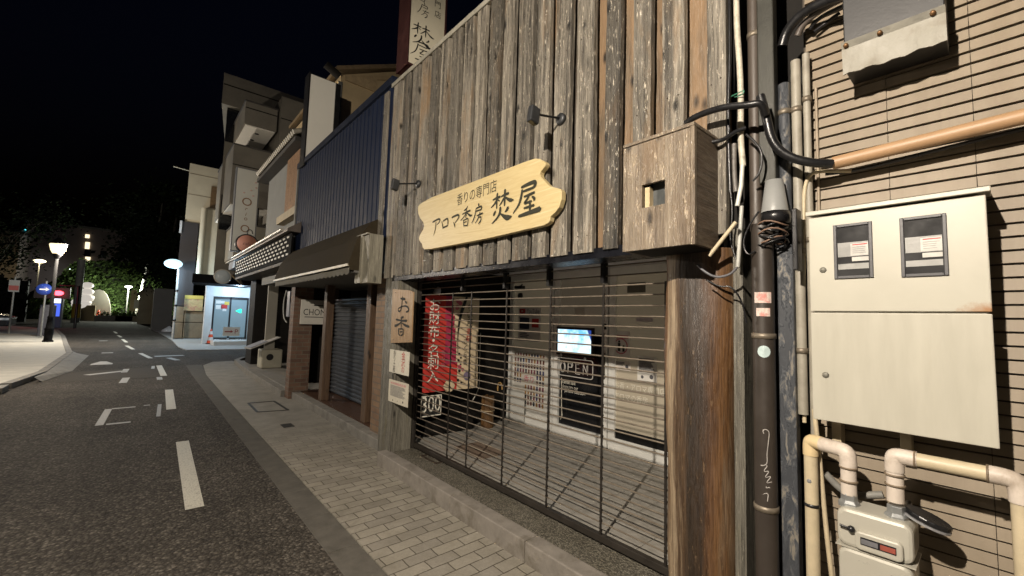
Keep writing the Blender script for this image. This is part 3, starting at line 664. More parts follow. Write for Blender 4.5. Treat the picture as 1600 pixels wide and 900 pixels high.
# umbrella stand
us = thing('umbrella_stand', 'round brown wooden umbrella stand with a pale hoop by the dark wall', 'umbrella stand', (3.72, 4.45, .17))
b0 = at('Z', .17, 761, 667); b0.x = min(b0.x, 3.8)
rS = .085; hS = .40
stv = MB()
for i in range(14):
    a0, a1 = 2*math.pi*i/14, 2*math.pi*(i+.93)/14
    P_ = [b0+Vector((math.cos(a)*rr2, math.sin(a)*rr2, 0)) for a, rr2 in ((a0, rS), (a1, rS), (a1, rS-.014), (a0, rS-.014))]
    stv.prism(P_, (0, 0, hS+random.uniform(-.006, .01)))
stv.build('staves', wood('brown_staves', (.07, .035, .012), (.17, .085, .03), (.27, .15, .06), None, 0, 2, .1, (.35, .6)), us)
MB().lathe(b0, [(0, .01), (rS-.01, .01), (rS-.01, .03), (0, .03)]).build('base', soot, us)
MB().tube([b0+Vector((math.cos(a)*(rS+.004), math.sin(a)*(rS+.004), .22)) for a in [R(q_) for q_ in range(0, 361, 20)]], .006, 6).build('hoop', plain('pale_hoop', (.5, .4, .25), .5), us)
ug = thing('umbrella', 'dark umbrella with pale curved cane handle standing beside the wooden stand', 'umbrella', (3.9, 4.4, .17))
hc = at('X', 3.92, 782, 606)
MB().tube([hc+Vector((.0, .06, -.05)), hc+Vector((0, .062, .02)), hc+Vector((0, .05, .055)), hc+Vector((0, .02, .075)), hc+Vector((0, -.02, .06)), hc+Vector((0, -.035, .02)), hc+Vector((0, -.037, -.02))], .011, 10, smooth_path=2).build('handle', plain('cane', (.42, .26, .09), .4), ug)
MB().tube([hc+Vector((0, -.037, -.02)), hc+Vector((0, -.04, -.14)), hc+Vector((0, -.045, -.48))], [.012, .03, .012], 12).build('canopy', soot, ug)
cd_ = MB().tube([at('Y', 4.62, 751, 520), at('Y', 4.62, 749, 570), at('Y', 4.62, 749, 604), at('Y', 4.62, 744, 616), at('Y', 4.62, 737, 628)], .006, 8, smooth_path=2)
cd_.build('pull_cord', plain('pale_cord', (.5, .48, .42), .5), ban)
ob = thing('covered_stand', 'black covered stand standing below the banner in the corner', 'stand', (3.0, 4.45, .17))
MB().box(2.62, 3.35, 4.52, 4.72, .17, .36).build('base', soot, ob, bev=.02)

# the rolling grille
gate = thing('rolling_grille', 'closed dark brown rolling grille of thin horizontal rods across the shop recess', 'gate', (2.37, 2.8, .17))
gm = plain('bronze_rod', (.19, .16, .125), .42, .25, .25, 18, .1)
GXX = 2.37; zs = [at('X', 2.36, 1026, yy).z for yy in (408, 424, 441.8)]
z = 1.985
nb = 0
while z > .24:
    MB().tube([(GXX, 1.18, z), (GXX, 2.2, z-.001), (GXX, 3.3, z+.001), (GXX, 4.31, z)], .0053, 8).build('rod', gm, gate); z -= .0679; nb += 1
for yv in (1.30, 1.757, 2.253, 2.775, 3.296, 3.621, 4.278):
    lk = MB(); zz = 1.86
    while zz > .2:
        lk.box(GXX-.012, GXX-.007, yv-.008, yv+.008, zz-.064, zz); lk.tube([(GXX-.014, yv, zz-.066), (GXX+.0, yv, zz-.066)], .009, 8); zz -= .0679
    lk.build('chain_link_strip', plain('dark_link', (.035, .03, .026), .45, .5), gate)
for yv in (1.757, 2.272, 2.80, 3.45): MB().box(GXX-.03, GXX+.02, yv-.013, yv+.013, 1.87, 2.04).build('top_bracket', black, gate)
MB().box(GXX-.02, GXX+.02, 1.18, 4.31, .170, .215).build('bottom_rail', plain('dark_rail', (.04, .034, .028), .5, .4), gate, bev=.004)
MB().box(GXX-.03, GXX+.006, 4.288, 4.318, .16, 2.02).build('guide_rail', plain('dark_guide', (.05, .044, .038), .45, .4), gate)
MB().box(GXX-.03, GXX+.03, 1.165, 1.20, .16, 2.02).build('guide_rail', plain('dark_guide', (.05, .044, .038), .45, .4), gate)

# post signs
def sign_frame(px, X, th):
    p0, p1 = at('X', X, px[0], px[1]), at('X', X, px[2], px[3]); return max(p0.y, p1.y), min(p0.y, p1.y), max(p0.z, p1.z), min(p0.z, p1.z)
def glyphs(mb, strokes, x0, y0, s, X, lift=.0015, wt=1.0):
    for i, st_ in enumerate(strokes):
        pts = []
        for (x, y, w) in st_:
            p = at('X', X, x0+x*s, y0+y*s); q_ = at('X', X, x0+x*s, y0+y*s+w*s)
            pts.append((p, (q_-p).length*wt))
        mb.stroke(pts, FN, lift+.0002*i)
OKO = [[(200, 155, 14), (230, 160, 26), (262, 165, 26)], [(232, 130, 14), (222, 200, 16), (215, 270, 16), (200, 340, 22), (170, 350, 18), (160, 310, 14), (200, 280, 12), (270, 260, 16), (315, 290, 24), (320, 340, 24), (280, 355, 14)], [(265, 200, 14), (290, 220, 26)],
    [(240, 430, 26), (200, 445, 10)], [(135, 465, 20), (210, 485, 18), (290, 485, 26)], [(215, 430, 22), (212, 520, 18), (208, 590, 12)], [(205, 510, 14), (160, 545, 22), (118, 560, 28)], [(225, 520, 12), (270, 555, 26), (325, 572, 24)], [(172, 600, 16), (168, 680, 18), (190, 700, 14)], [(175, 605, 12), (240, 600, 18), (242, 680, 18), (205, 705, 16)], [(190, 650, 12), (225, 645, 14)]]
PX_ = 2.085
t = thing('incense_sign', 'upright tan wooden sign with black brush characters on the grey corner post', 'sign', (PX_, 4.4, 1.4))
out = [at('X', PX_, 605+x*.1056, 450+y*.1056) for x, y in ((80, 15), (330, 35), (388, 60), (372, 400), (358, 805), (50, 815), (62, 400))]
MB().prism(out, (.014, 0, 0)).build('board', wood('tan_sign_wood', (.22, .13, .06), (.33, .21, .11), (.42, .29, .16), None, 0, 2, .1, (.4, .6), .1, .2, False), t, bev=.002)
m = MB(); glyphs(m, OKO, 605, 450, .1056, PX_-.001, .0015, 1.5); m.build('lettering', BLK, t)
m = MB()
for x, y in ((125, 65), (348, 72), (88, 765), (318, 778)): m.sphere(at('X', PX_-.001, 605+x*.1056, 450+y*.1056), .005, 8)
m.build('nail', steel, t)
PW = ink('off_white_card', (.60, .57, .48))
y1, y0, z1, z0 = sign_frame((609.5, 545.5, 637.5, 588), 2.09, .004)
t = thing('souvenir_card', 'white card with red and black vertical writing below the tan wooden sign', 'sign', (2.09, 4.42, z0))
MB().box(2.09, 2.099, y0, y1, z0, z1).build('card', PW, t)
m = MB(); h = z1-z0; w = y1-y0
for i, ch in enumerate('金沢の'): m.text(ch, Vector((2.0888, y0+w*.27, z1-h*(.19+.30*i))), FU, FV, .090-.016*(i == 2), 0)
for i, ch in enumerate('香り土産'): m.text(ch, Vector((2.0888, y0+w*.73, z1-h*(.14+.235*i))), FU, FV, .064, 1)
m.build('lettering', [RED, BLK], t)
y1, y0, z1, z0 = sign_frame((608, 592, 636, 637), 2.09, .004)
t = thing('paper_notice', 'cream printed notice with pink heading, lowest on the grey corner post', 'notice', (2.09, 4.42, z0))
MB().box(2.09, 2.099, y0, y1, z0, z1).build('sheet', ink('cream_card', (.56, .52, .42)), t)
h = z1-z0; w = y1-y0
m = MB(); lines(m, 2.09, y0+w*.1, y1-w*.1, z0+h*.28, z1-h*.22, 13, .004); m.build('print', GREY, t)
m = MB().text('地域価格商品券', Vector((2.0886, (y0+y1)/2, z1-h*.13)), FU, FV, .028, fit=w*.8); m.build('lettering', PINK, t)
m = MB().sphere((2.0892, y0+w*.22, z0+h*.15), .012, 10, 0, (.1, 1, 1)).sphere((2.0892, y1-w*.25, z0+h*.10), .009, 10, 0, (.1, 1, 1)).sphere((2.0892, (y0+y1)/2, z0+h*.12), .006, 8, 0, (.1, 1, 1)); m.build('picture', BLK, t)

# signboard
SX = 2.035
sb = thing('shop_signboard', 'long yellow wooden signboard with wavy ends and carved black characters', 'signboard', (SX, 2.9, 2.25))
def pine():
    m, n, l, b = nt('yellow_pine'); v = obj_coords(n, l, (3, .55, 8), (R(2), 0, 0))
    f = noise(n, l, v, 2.2, 7, .6, 1.2); f2 = noise(n, l, obj_coords(n, l, (20, 2, 70)), 1, 4, .6)
    c = ramp(n, l, f, [(.34, (0.464, 0.36, 0.176)), (.45, (0.544, 0.448, 0.24)), (.55, (0.504, 0.4, 0.204)), (.66, (0.576, 0.488, 0.28))])
    c = mix(n, l, .35, c, ramp(n, l, f2, [(.35, (.82, .78, .7)), (.6, (1., 1., 1.))]), 'MULTIPLY')
    l.new(c, b.inputs['Base Color']); b.inputs['Roughness'].default_value = .45
    bump(n, l, f2, b, .06, .003); return m
SO = [(75, 465), (85, 448), (110, 430), (190, 385), (400, 305), (700, 192), (1000, 76), (1100, 42), (1140, 46), (1185, 70), (1198, 90), (1185, 115), (1150, 160), (1145, 180), (1150, 205), (1178, 230), (1205, 262), (1237, 290), (1280, 298), (1322, 310), (1335, 330), (1334, 400), (1312, 470), (1275, 520), (1238, 552), (1230, 590), (1215, 610), (1180, 630), (700, 742), (400, 800), (180, 840), (130, 842), (113, 825), (108, 795), (84, 762), (80, 740), (90, 712), (118, 668), (126, 640), (120, 608), (92, 570), (76, 530), (72, 490)]
pn = pine()
MB().prism([at('X', SX, 640+x*.1778, 240+y*.1778) for x, y in SO], (.045, 0, 0)).build('board', pn, sb, bev=.004)
MB().box(SX+.045, 2.10, 2.3, 2.36, 2.4, 2.6).box(SX+.045, 2.10, 3.4, 3.46, 2.4, 2.6).build('mounting_block', black, sb)
AR = [[(155, 515, 22), (230, 470, 26), (290, 440, 28), (318, 465, 26), (290, 530, 18), (250, 565, 12)], [(225, 520, 20), (222, 620, 20), (200, 720, 16), (172, 800, 8)],
    [(355, 500, 18), (370, 590, 20), (380, 640, 24)], [(385, 490, 22), (455, 440, 26), (485, 440, 26), (488, 520, 22), (475, 600, 22)], [(375, 640, 22), (430, 610, 22), (480, 590, 24)],
    [(575, 415, 26), (650, 370, 28), (715, 355, 32), (730, 390, 28), (700, 450, 18), (640, 530, 14)], [(610, 520, 14), (630, 570, 26), (640, 625, 16)],
    [(915, 170, 10), (890, 225, 26), (835, 265, 14)], [(800, 345, 14), (880, 300, 24), (970, 260, 26)], [(893, 250, 20), (885, 350, 18), (872, 420, 12)], [(880, 330, 18), (830, 410, 16), (765, 480, 10)], [(890, 300, 14), (930, 345, 24), (980, 380, 34), (1015, 355, 10)], [(825, 470, 16), (828, 540, 18), (835, 605, 18)], [(835, 475, 14), (890, 440, 18), (925, 430, 22), (925, 510, 20), (905, 600, 18)], [(840, 525, 12), (890, 500, 14)], [(838, 590, 16), (900, 585, 18)],
    [(1155, 115, 24), (1160, 160, 28)], [(1100, 220, 16), (1170, 185, 24), (1220, 165, 28), (1222, 220, 22), (1200, 250, 14)], [(1100, 280, 12), (1160, 255, 20), (1210, 240, 18)], [(1105, 210, 16), (1085, 330, 22), (1050, 450, 20), (1010, 535, 12)], [(1120, 375, 14), (1180, 345, 22), (1240, 320, 28)], [(1185, 300, 16), (1180, 330, 20)], [(1165, 370, 18), (1145, 440, 18), (1085, 535, 10)], [(1150, 415, 12), (1200, 395, 20), (1215, 420, 22), (1200, 490, 22), (1160, 545, 26)]]
FUN = [[(155, 425, 18), (210, 395, 26), (265, 375, 26)], [(225, 325, 26), (215, 400, 30), (213, 480, 26), (213, 555, 18)], [(210, 440, 26), (170, 500, 22), (128, 545, 10)], [(230, 420, 14), (255, 440, 16)],
    [(285, 375, 16), (340, 340, 28), (400, 320, 26)], [(345, 268, 30), (340, 350, 32), (338, 440, 30), (335, 515, 18)], [(325, 400, 24), (290, 465, 20), (255, 515, 10)], [(355, 385, 18), (400, 420, 32), (440, 430, 42), (480, 420, 8)],
    [(195, 600, 18), (180, 635, 34), (165, 665, 24)], [(390, 545, 36), (375, 580, 30), (345, 610, 14)], [(272, 545, 32), (268, 620, 34), (225, 710, 24), (140, 795, 10)], [(275, 640, 14), (340, 690, 44), (390, 705, 60), (445, 680, 14)]]
YA = [[(605, 230, 26), (700, 180, 36), (800, 140, 40), (825, 150, 40), (815, 200, 36), (780, 235, 24)], [(620, 295, 20), (700, 265, 26), (780, 235, 26)], [(615, 270, 26), (600, 380, 32), (560, 510, 26), (472, 635, 10)],
    [(645, 375, 20), (720, 345, 28), (805, 305, 24)], [(720, 365, 26), (680, 430, 24), (645, 480, 30), (700, 465, 22), (760, 440, 16)], [(770, 375, 20), (810, 400, 34), (800, 430, 22)], [(645, 555, 20), (720, 530, 26), (800, 505, 22)], [(735, 440, 26), (738, 530, 30), (735, 600, 26)], [(562, 680, 26), (650, 650, 36), (780, 605, 44), (890, 565, 54)]]
CARV = ink('carved_dark_green', (.022, .022, .012))
m = MB(); glyphs(m, AR, 665, 310, .0722, SX-.001, .0015, 1.5); glyphs(m, FUN+YA, 755, 270, .1, SX-.001, .0015, 1.6)
a, b = at('X', SX-.0016, 714, 313), at('X', SX-.0016, 776, 289)
mid = (a+b)/2; u_ = (b-a).normalized(); m.text('香りの専門店', mid, u_, Vector((0, u_.z, -u_.y)) if False else u_.cross(FN)*-1 if u_.cross(FN).z < 0 else u_.cross(FN), .112, fit=(b-a).length*1.0)
m.build('lettering', CARV, sb)

# wall spotlights
def spot(label, mount, head):
    t = thing('wall_spotlight', label, 'spotlight', mount, 'unlit spotlights over the signboard')
    mt, hd = Vector(mount), Vector(head)
    MB().lathe(mt+Vector((-.03, 0, 0)), [(0, 0), (.03, 0), (.04, .008), (.04, .03), (0, .03)], (1, 0, 0)).build('mount', plain('grey_metal', (.045, .047, .05), .4, .5), t)
    MB().tube([mt+Vector((-.03, 0, 0)), hd+Vector((.03, 0, .0)), hd], .008, 8).build('arm', black, t)
    MB().obox(hd+Vector((-.01, 0, .035)), hd+Vector((-.025, 0, -.075)), .075, .045, (0, 1, 0)).build('head', plain('grey_metal', (.045, .047, .05), .4, .5), t, bev=.008)
    MB().obox(hd+Vector((-.0252, 0, -.0755)), hd+Vector((-.0257, 0, -.078)), .06, .035, (0, 1, 0)).build('lens', glass_dark, t)
spot('unlit grey spotlight on a thin arm above the right end of the signboard', (2.10, 1.935, 3.0), (1.85, 1.94, 2.96))
spot('unlit grey spotlight on a thin arm above the left end of the signboard', (2.10, 3.955, 3.0), (1.86, 3.98, 2.96))

# wooden meter box on the facade, right
wb = thing('wooden_box', 'flaking brown wooden box with a small window on the facade above the log pillar', 'box', (1.97, 1.08, 1.97))
bx0, bx1, by0, by1, bz0, bz1 = 1.85, 2.098, .90, 1.26, 1.968, 2.515
hy1, hy0 = yz(1003, 300, 1.85)[0], yz(1039, 300, 1.85)[0]; hz1, hz0 = yz(1020, 285, 1.85)[1], yz(1020, 322, 1.85)[1]
m = MB(); F = bx0
m.box(F, F+.02, by0, hy0, bz0, bz1); m.box(F, F+.02, hy1, by1, bz0, bz1); m.box(F, F+.02, hy0, hy1, bz0, hz0); m.box(F, F+.02, hy0, hy1, hz1, bz1)
m.build('front_panel', box_wood, wb)
MB().box(F-.002, F+.02, by0-.022, by0-.001, bz0-.004, bz1+.004).build('corner_batten', box_wood, wb, bev=.002)
sp_ = wood('brown_side_board', (.05, .034, .022), (.11, .08, .055), (.17, .13, .09), None, 0, 0, .2, (.4, .7), .1, .4, False)
MB().box(F+.022, bx1, by0-.02, by0, bz0, bz1).build('side_panel', sp_, wb); MB().box(F+.022, bx1, by1-.02, by1, bz0, bz1).build('side_panel', sp_, wb)
MB().box(F-.004, bx1, by0-.022, by1+.002, bz1+.004, bz1+.022).build('lid', box_wood, wb, bev=.003)
MB().box(F+.022, bx1, by0, by1-.02, bz0, bz0+.02).build('bottom_panel', soot, wb)
MB().box(F+.06, F+.065, hy0-.05, hy1-.028, hz0+.006, hz1+.02).build('meter_glass', plain('grey_meter_glass', (.06, .065, .065), .12, 0, .15, 20, 0), wb)
MB().box(F+.025, F+.09, hy1-.028, hy1-.002, hz0-.01, hz1-.01).box(F+.025, F+.06, hy0, hy1-.028, hz0-.01, hz0+.006).build('inner_frame', plain('pale_inner_frame', (.5, .4, .24), .5), wb)
# wooden meter box, left
lb_ = thing('grey_wooden_box', 'grey weathered wooden box hung at the corner of the awning and the boards', 'box', (2.0, 4.9, 1.98))
gb = wood('silver_grey_box', (.13, .12, .09), (.22, .205, .155), (.32, .30, .24), None, 0, 2, .3, (.4, .7), .2, .4)
m = MB(); board(m, 4.93, 5.10, 1.905, 2.09, 1.985, 2.55, .001); m.build('street_panel', gb, lb_)
m = MB(); m.box(1.925, 2.098, 4.765, 4.93, 1.98, 2.56); m.build('body', gb, lb_, bev=.003)
MB().box(1.90, 1.925, 4.765, 5.10, 2.55, 2.565).build('lid', gb, lb_)

# rooftop sign of the shop
rs = thing('rooftop_sign', 'tall white blade sign with dark red frame and brush writing behind the roof edge', 'sign', (2.64, 5.0, 4.4))
ry = 4.95; rx0, rx1 = 2.375, 2.905; rz0, rz1 = 4.93, 7.6
MB().box(rx0-.002, rx1+.002, ry+.004, ry+.30, rz0-.03, rz1).box(rx0-.01, rx0, ry-.02, ry+.31, rz0-.035, rz1).box(rx1, rx1+.02, ry-.02, ry+.31, rz0-.035, rz1).box(rx0, rx1, ry-.02, ry+.004, rz0-.035, rz0-.003).build('frame', plain('dark_red_frame', (.055, .018, .016), .5, .2), rs)
MB().box(rx0, rx1, ry, ry+.0035, rz0, rz1).build('face', plain('white_acrylic', (.66, .61, .47), .35, 0, .04, 3, 0), rs)
MB().box(2.6, 2.7, 5.0, 5.1, 4.36, 4.9).build('post', black, rs)
m = MB()
def norm(strokes, x0, y0, s):
    out = []
    for st_ in strokes: out.append([(at('X', SX, x0+x*s, y0+y*s), w*s*(at('X', SX, x0+x*s, y0+y*s+1)-at('X', SX, x0+x*s, y0+y*s)).length) for x, y, w in st_])
    ys_ = [-p.y for q in out for p, w in q]; zs_ = [p.z for q in out for p, w in q]
    ax, az = (max(ys_)+min(ys_))/2, (max(zs_)+min(zs_))/2; k_ = 1/(max(zs_)-min(zs_))
    return [[((-p.y-ax)*k_, (p.z-az)*k_, w*k_) for p, w in q] for q in out]
G = {'焚': norm(FUN, 755, 270, .1), '屋': norm(YA, 755, 270, .1), '房': norm(AR[16:], 665, 310, .0722), '香': norm(AR[7:16], 665, 310, .0722)}
def put(ch, cx, cz, size, kx=1.0):
    for i, st_ in enumerate(G[ch]): m.stroke([(Vector((cx+a*size*kx, ry-.001, cz+b*size)), w*size) for a, b, w in st_], SN, .001+.0002*i)
for ch, px, py, hpx in (('焚', 661, 56, 34), ('屋', 658, 81, 28), ('房', 661, 15, 22), ('香', 661, -8, 22)):
    c = at('Y', ry, px, py); put(ch, c.x, c.z, hpx*.0093, .95)
for i, ch in enumerate('香りの専門店'):
    c = at('Y', ry, 684, 23-(5-i)*15.5); MB().text(ch, c+Vector((0, -.002, 0)), SU, FV, .11).build('small_letter', BLK, rs)
m.build('lettering', BLK, rs)

# ------------------------------------------------------------------ gap between the buildings: pipes and cables
gp = MB().box(2.42, 2.46, .50, .84, 0, 6)
tag(gp.build('gap_board', soot, loc=(2.44, .67, 0)), 'dark board closing the narrow gap between the shop and the tan building', 'board')
def vpipe(name, label, cat, px, yref, X, r, z0, z1, mat, clamps=(), group=None, seg=16):
    y_ = at('X', X-r*.6, px, yref).y
    t = thing(name, label, cat, (X, y_, z0), group)
    MB().tube([(X, y_, z0), (X, y_, z1)], r, seg).build('pipe', mat, t)
    for zc in clamps:
        MB().lathe((X, y_, zc-.012), [(r, 0), (r+.004, 0), (r+.004, .024), (r, .024)], seg=seg).box(X+r*.6, X+r+.06, y_-.012, y_+.012, zc-.01, zc+.01).build('clamp', plain('zinc_clamp', (.2, .17, .13), .5, .5), t)
    return t, y_
peel = None
def peel_mat():
    m, n, l, b = nt('peeling_blue_paint'); v = obj_coords(n, l, (1, 1, .35))
    f = noise(n, l, v, 22, 8, .7, .5)
    c = ramp(n, l, f, [(.42, (.034, .038, .045)), (.54, (.06, .066, .076)), (.60, (.17, .155, .13)), (.75, (.25, .225, .185))])
    l.new(c, b.inputs['Base Color']); b.inputs['Roughness'].default_value = .6
    bump(n, l, ramp(n, l, f, [(.48, 0.), (.52, 1.)]), b, .6, .004); return m
peel = peel_mat()
dusty = plain('dusty_conduit', (.27, .25, .205), .55, 0, .2, 10, .2, dirt=(.17, .15, .12), dirt_at=(.5, .7))
t, dpy = vpipe('downpipe', 'wide dark brown drainpipe with stickers and chalk scribble beside the log pillar', 'downpipe', 1191, 600, 2.16, .046, .02, 2.08, plain('brown_downpipe', (.036, .029, .024), .42, 0, .15, 9, .1), (1.56, .80))
a = Vector((2.16-.0635, dpy, 0))
def curved(mb, z0, z1, a0, a1, r, mi=0, n=8):
    vs = [(2.16-math.cos(R(a0+(a1-a0)*i/n))*r, dpy-math.sin(R(a0+(a1-a0)*i/n))*r, z) for i in range(n+1) for z in (z0, z1)]
    mb.add(vs, [(2*i, 2*i+1, 2*i+3, 2*i+2) for i in range(n)], mi, True)
def zat(y): return at('X', 2.10, 1191, y).z
m = MB(); curved(m, zat(473), zat(456), -28, 60, .0472); curved(m, zat(494), zat(481), -18, 52, .0472); m.build('sticker', plain('worn_sticker', (.55, .45, .40), .5, 0, .3, 60, 0, dirt=(.5, .2, .17), dirt_at=(.5, .6)), t)
m = MB(); vs = [];
for i in range(16):
    an = 2*math.pi*i/16; zz = (zat(541)+zat(558))/2+math.sin(an)*.027; ph = R(18)+math.cos(an)*.56; vs.append((2.16-math.cos(ph)*.0474, dpy-math.sin(ph)*.0474, zz))
vs.append((2.16-math.cos(R(18))*.0485, dpy-math.sin(R(18))*.0485, (zat(541)+zat(558))/2)); m.add(vs, [(i, (i+1) % 16, 16) for i in range(16)]); m.build('round_sticker', plain('pale_blue_sticker', (.42, .52, .52), .5, 0, .08), t)
m = MB(); SC = [(150, 215), (140, 185), (170, 178), (195, 205), (185, 300), (175, 400), (180, 480), (150, 500), (110, 495), (190, 490), (140, 555), (200, 545), (150, 610), (215, 590), (160, 660), (225, 640), (150, 700), (215, 690), (110, 760), (190, 735), (180, 815)]
pts = []
for x, y in SC:
    p = at('X', 2.10, 1165+x*.178, 640+y*.178); dy = max(-.042, min(.042, p.y-dpy)); pts.append((2.16-math.sqrt(.0473**2-dy*dy), dpy+dy, p.z))
m.tube(pts, .0022, 5, smooth_path=2); m.build('chalk_scribble', plain('chalk', (.33, .31, .29), .8), t)
vpipe('upper_drainpipe', 'slim brown drainpipe coming down above the grey cap in the gap', 'downpipe', 1176, 60, 2.20, .028, 2.06, 6, plain('dull_brown_pipe', (.060, .048, .039), .5, 0, .15), (3.05,))
m = MB().box(2.17, 2.23, .648, .72, 2.28, 6); tag(m.build('cable_duct', plain('dark_olive_duct', (.028, .028, .022), .5, .2, .3, 12, .2, dirt=(.2, .19, .15), dirt_at=(.66, .72)), loc=(2.2, .69, 2.3), bev=.006), 'square dark olive cable duct beside the slim brown drainpipe', 'duct')
vpipe('painted_conduit', 'thick upper conduit with peeling blue paint, leftmost of the three by the tan wall', 'conduit', 1224, 180, 2.23, .024, 2.05, 2.76, peel, (2.62,))
t = thing('peeling_conduit', 'lower conduit with flaking dark blue and white paint right of the wide drainpipe', 'conduit', (2.23, .62, .45))
m = MB().box(2.20, 2.26, at('X', 2.2, 1243, 600).y, at('X', 2.2, 1217, 600).y, .36, 1.98); m.build('duct', peel, t, bev=.006)
vpipe('cream_conduit', 'long cream conduit, middle of the three beside the tan wall', 'conduit', 1245, 250, 2.24, .020, 1.22, 2.86, dusty, (2.62, 1.95, 1.5))
vpipe('thin_cream_conduit', 'thin cream conduit, nearest of the three to the meter cabinet', 'conduit', 1262, 250, 2.25, .015, .95, 2.88, dusty, (2.66, 2.0))
vpipe('thin_grey_conduit', 'very thin tan conduit running up the siding right of the cream conduits', 'conduit', 1276, 200, 2.285, .006, 2.1, 2.72, plain('tan_thin', (.27, .22, .16), .6), (), None, 8)
# pale taped cable bundle and its pieces
def cable(name, label, pts, r, mat, seg=10, sm=2, cat='cable', parent=None):
    m = MB().tube(pts, r, seg, smooth_path=sm); o = m.build(name, mat, parent, loc=pts[len(pts)//2]); return tag(o, label, cat) if parent is None else o
A = lambda X, x, y: at('X', X, x, y)
pale = plain('pale_tape', (.45, .42, .34), .45, 0, .25, 30, .4, dirt=(.2, .18, .14), dirt_at=(.55, .7))
cable('taped_cable_bundle', 'vertical bundle of cables wrapped in pale tape at the edge of the boards', [A(2.14, 1150, -60), A(2.14, 1151, 40), A(2.14, 1155, 90), A(2.14, 1158, 150), A(2.14, 1157, 215), A(2.14, 1161, 260)], .014, pale)
cable('taped_cable_tail', 'short taped cable end hanging under the black cable in the gap', [A(2.13, 1147, 225), A(2.13, 1147, 270), A(2.13, 1150, 300)], .012, plain('dark_taped', (.12, .11, .10), .4, 0, .4, 40, .4))
cable('white_tube_sleeve', 'upright white plastic sleeve at the end of the taped cable bundle', [A(2.12, 1160, 258), A(2.12, 1158, 290), A(2.12, 1152, 322)], .010, plain('white_sleeve', (.5, .5, .46), .35), sm=0)
cable('grey_tube_sleeve', 'lower grey plastic sleeve hanging straight down by the log pillar', [A(2.11, 1159, 322), A(2.11, 1156, 370), A(2.11, 1153, 417)], .009, plain('pale_grey_sleeve', (.38, .38, .35), .35), sm=0)
cable('tilted_tube_sleeve', 'tilted cream plastic sleeve sticking out of the tangle beside the wooden box', [A(2.04, 1150, 347), A(2.02, 1108, 400)], .0095, cream_pipe, sm=0)
cable('drooping_grey_cable', 'grey cable drooping in a loop under the wooden box', [A(2.04, 1152, 418), A(2.04, 1140, 430), A(2.04, 1118, 434), A(2.04, 1100, 424), A(2.04, 1090, 414)], .006, plain('grey_cable', (.10, .10, .11), .45))
cable('thin_black_cable', 'thin black cable looping along the top of the log pillar', [A(2.05, 1105, 438), A(2.05, 1125, 449), A(2.06, 1142, 446), A(2.08, 1160, 470), A(2.10, 1166, 505)], .004, rubber)
cable('thick_black_cable', 'thick black cable curving from the wooden box lid across the gap', [A(2.02, 1072, 192), A(2.0, 1090, 180), A(1.99, 1130, 167), A(1.99, 1170, 164), A(2.0, 1190, 160), A(2.04, 1196, 180)], .0155, rubber, 12)
cable('heavy_black_cable', 'heavy black cable swinging from the gap into the orange pipe sleeve', [A(2.06, 1188, 150), A(2.06, 1198, 185), A(2.07, 1205, 220), A(2.09, 1225, 242), A(2.12, 1260, 254), A(2.17, 1300, 256)], .0185, rubber, 14)
cable('box_feed_cable', 'short black cable entering the side of the wooden box', [A(2.04, 1112, 222), A(2.06, 1130, 219), A(2.1, 1150, 205), A(2.12, 1165, 200)], .010, rubber)
cable('green_wire_tie', 'loose green wire tie around the taped cable bundle', [A(2.12, 1140, 152), A(2.11, 1152, 146), A(2.11, 1164, 140), A(2.11, 1160, 148), A(2.12, 1148, 152)], .0025, plain('green_wire', (.05, .2, .12), .4))
for lab, pts_, r_ in (('slack black wire looping beside the taped bundle', [(1140, 200), (1136, 260), (1146, 330), (1139, 372), (1150, 405)], .0045),
        ('slim black cable running straight up behind the taped bundle', [(1139, -40), (1141, 80), (1137, 180), (1141, 300)], .008),
        ('black cable sagging from the grey cap to the log pillar', [(1186, 330), (1170, 352), (1160, 380), (1168, 400), (1180, 392)], .0045),
        ('thin black wire hooked over the brown drainpipe', [(1166, 210), (1180, 222), (1192, 240), (1188, 270), (1176, 283)], .0055)):
    cable('loose_cable', lab, [A(2.105, *q) for q in pts_], r_, rubber, 8)
cap = thing('conduit_cap', 'grey conical plastic cap over a tangle of black cable on top of the wide drainpipe', 'cap', (2.14, .655, 2.1))
cy = (A(2.10, 1203, 310)).y
MB().lathe((2.16, cy, 2.128), [(.056, 0), (.054, .01), (.036, .15), (.0, .152)]).build('cone', plain('grey_plastic', (.24, .245, .24), .4, 0, .06), cap)
MB().lathe((2.16, cy-.004, 2.075), [(0, 0), (.056, 0), (.06, .03), (.056, .052), (0, .052)]).build('ring', rubber, cap)
m = MB()
for i in range(9):
    ph = random.random()*6; zc = 2.07-.012*i; rr2 = .042+random.uniform(0, .02)
    m.tube([(2.155+math.cos(R(a))*rr2, cy+.01+math.sin(R(a))*rr2*1.05, zc+.012*math.sin(R(a)*2+ph)) for a in range(0, 361, 24)], .0038, 6, 0 if i % 3 else 1)
m.build('cable_tangle', [rubber, plain('brown_wire', (.16, .10, .07), .5)], cap)
m = MB().box(2.10, 2.17, .55, .57, 1.85, 2.12); tag(m.build('dark_cable_strap', rubber, loc=(2.13, .56, 1.9), bev=.004), 'flat black strap hanging behind the grey conical cap', 'strap')
cable('top_black_cable', 'thickest black cable arching over the conduits at the top of the tan wall', [A(2.2, 1222, 72), A(2.19, 1228, 50), A(2.17, 1248, 25), A(2.15, 1280, 5), A(2.13, 1330, -12), A(2.12, 1390, -30)], .021, rubber, 14)
cable('top_brown_cable', 'dull brown cable arching below the thickest black one', [A(2.22, 1246, 56), A(2.21, 1253, 40), A(2.19, 1275, 20), A(2.17, 1310, 0), A(2.15, 1350, -15)], .014, plain('dusty_brown_cable', (.09, .075, .065), .5))
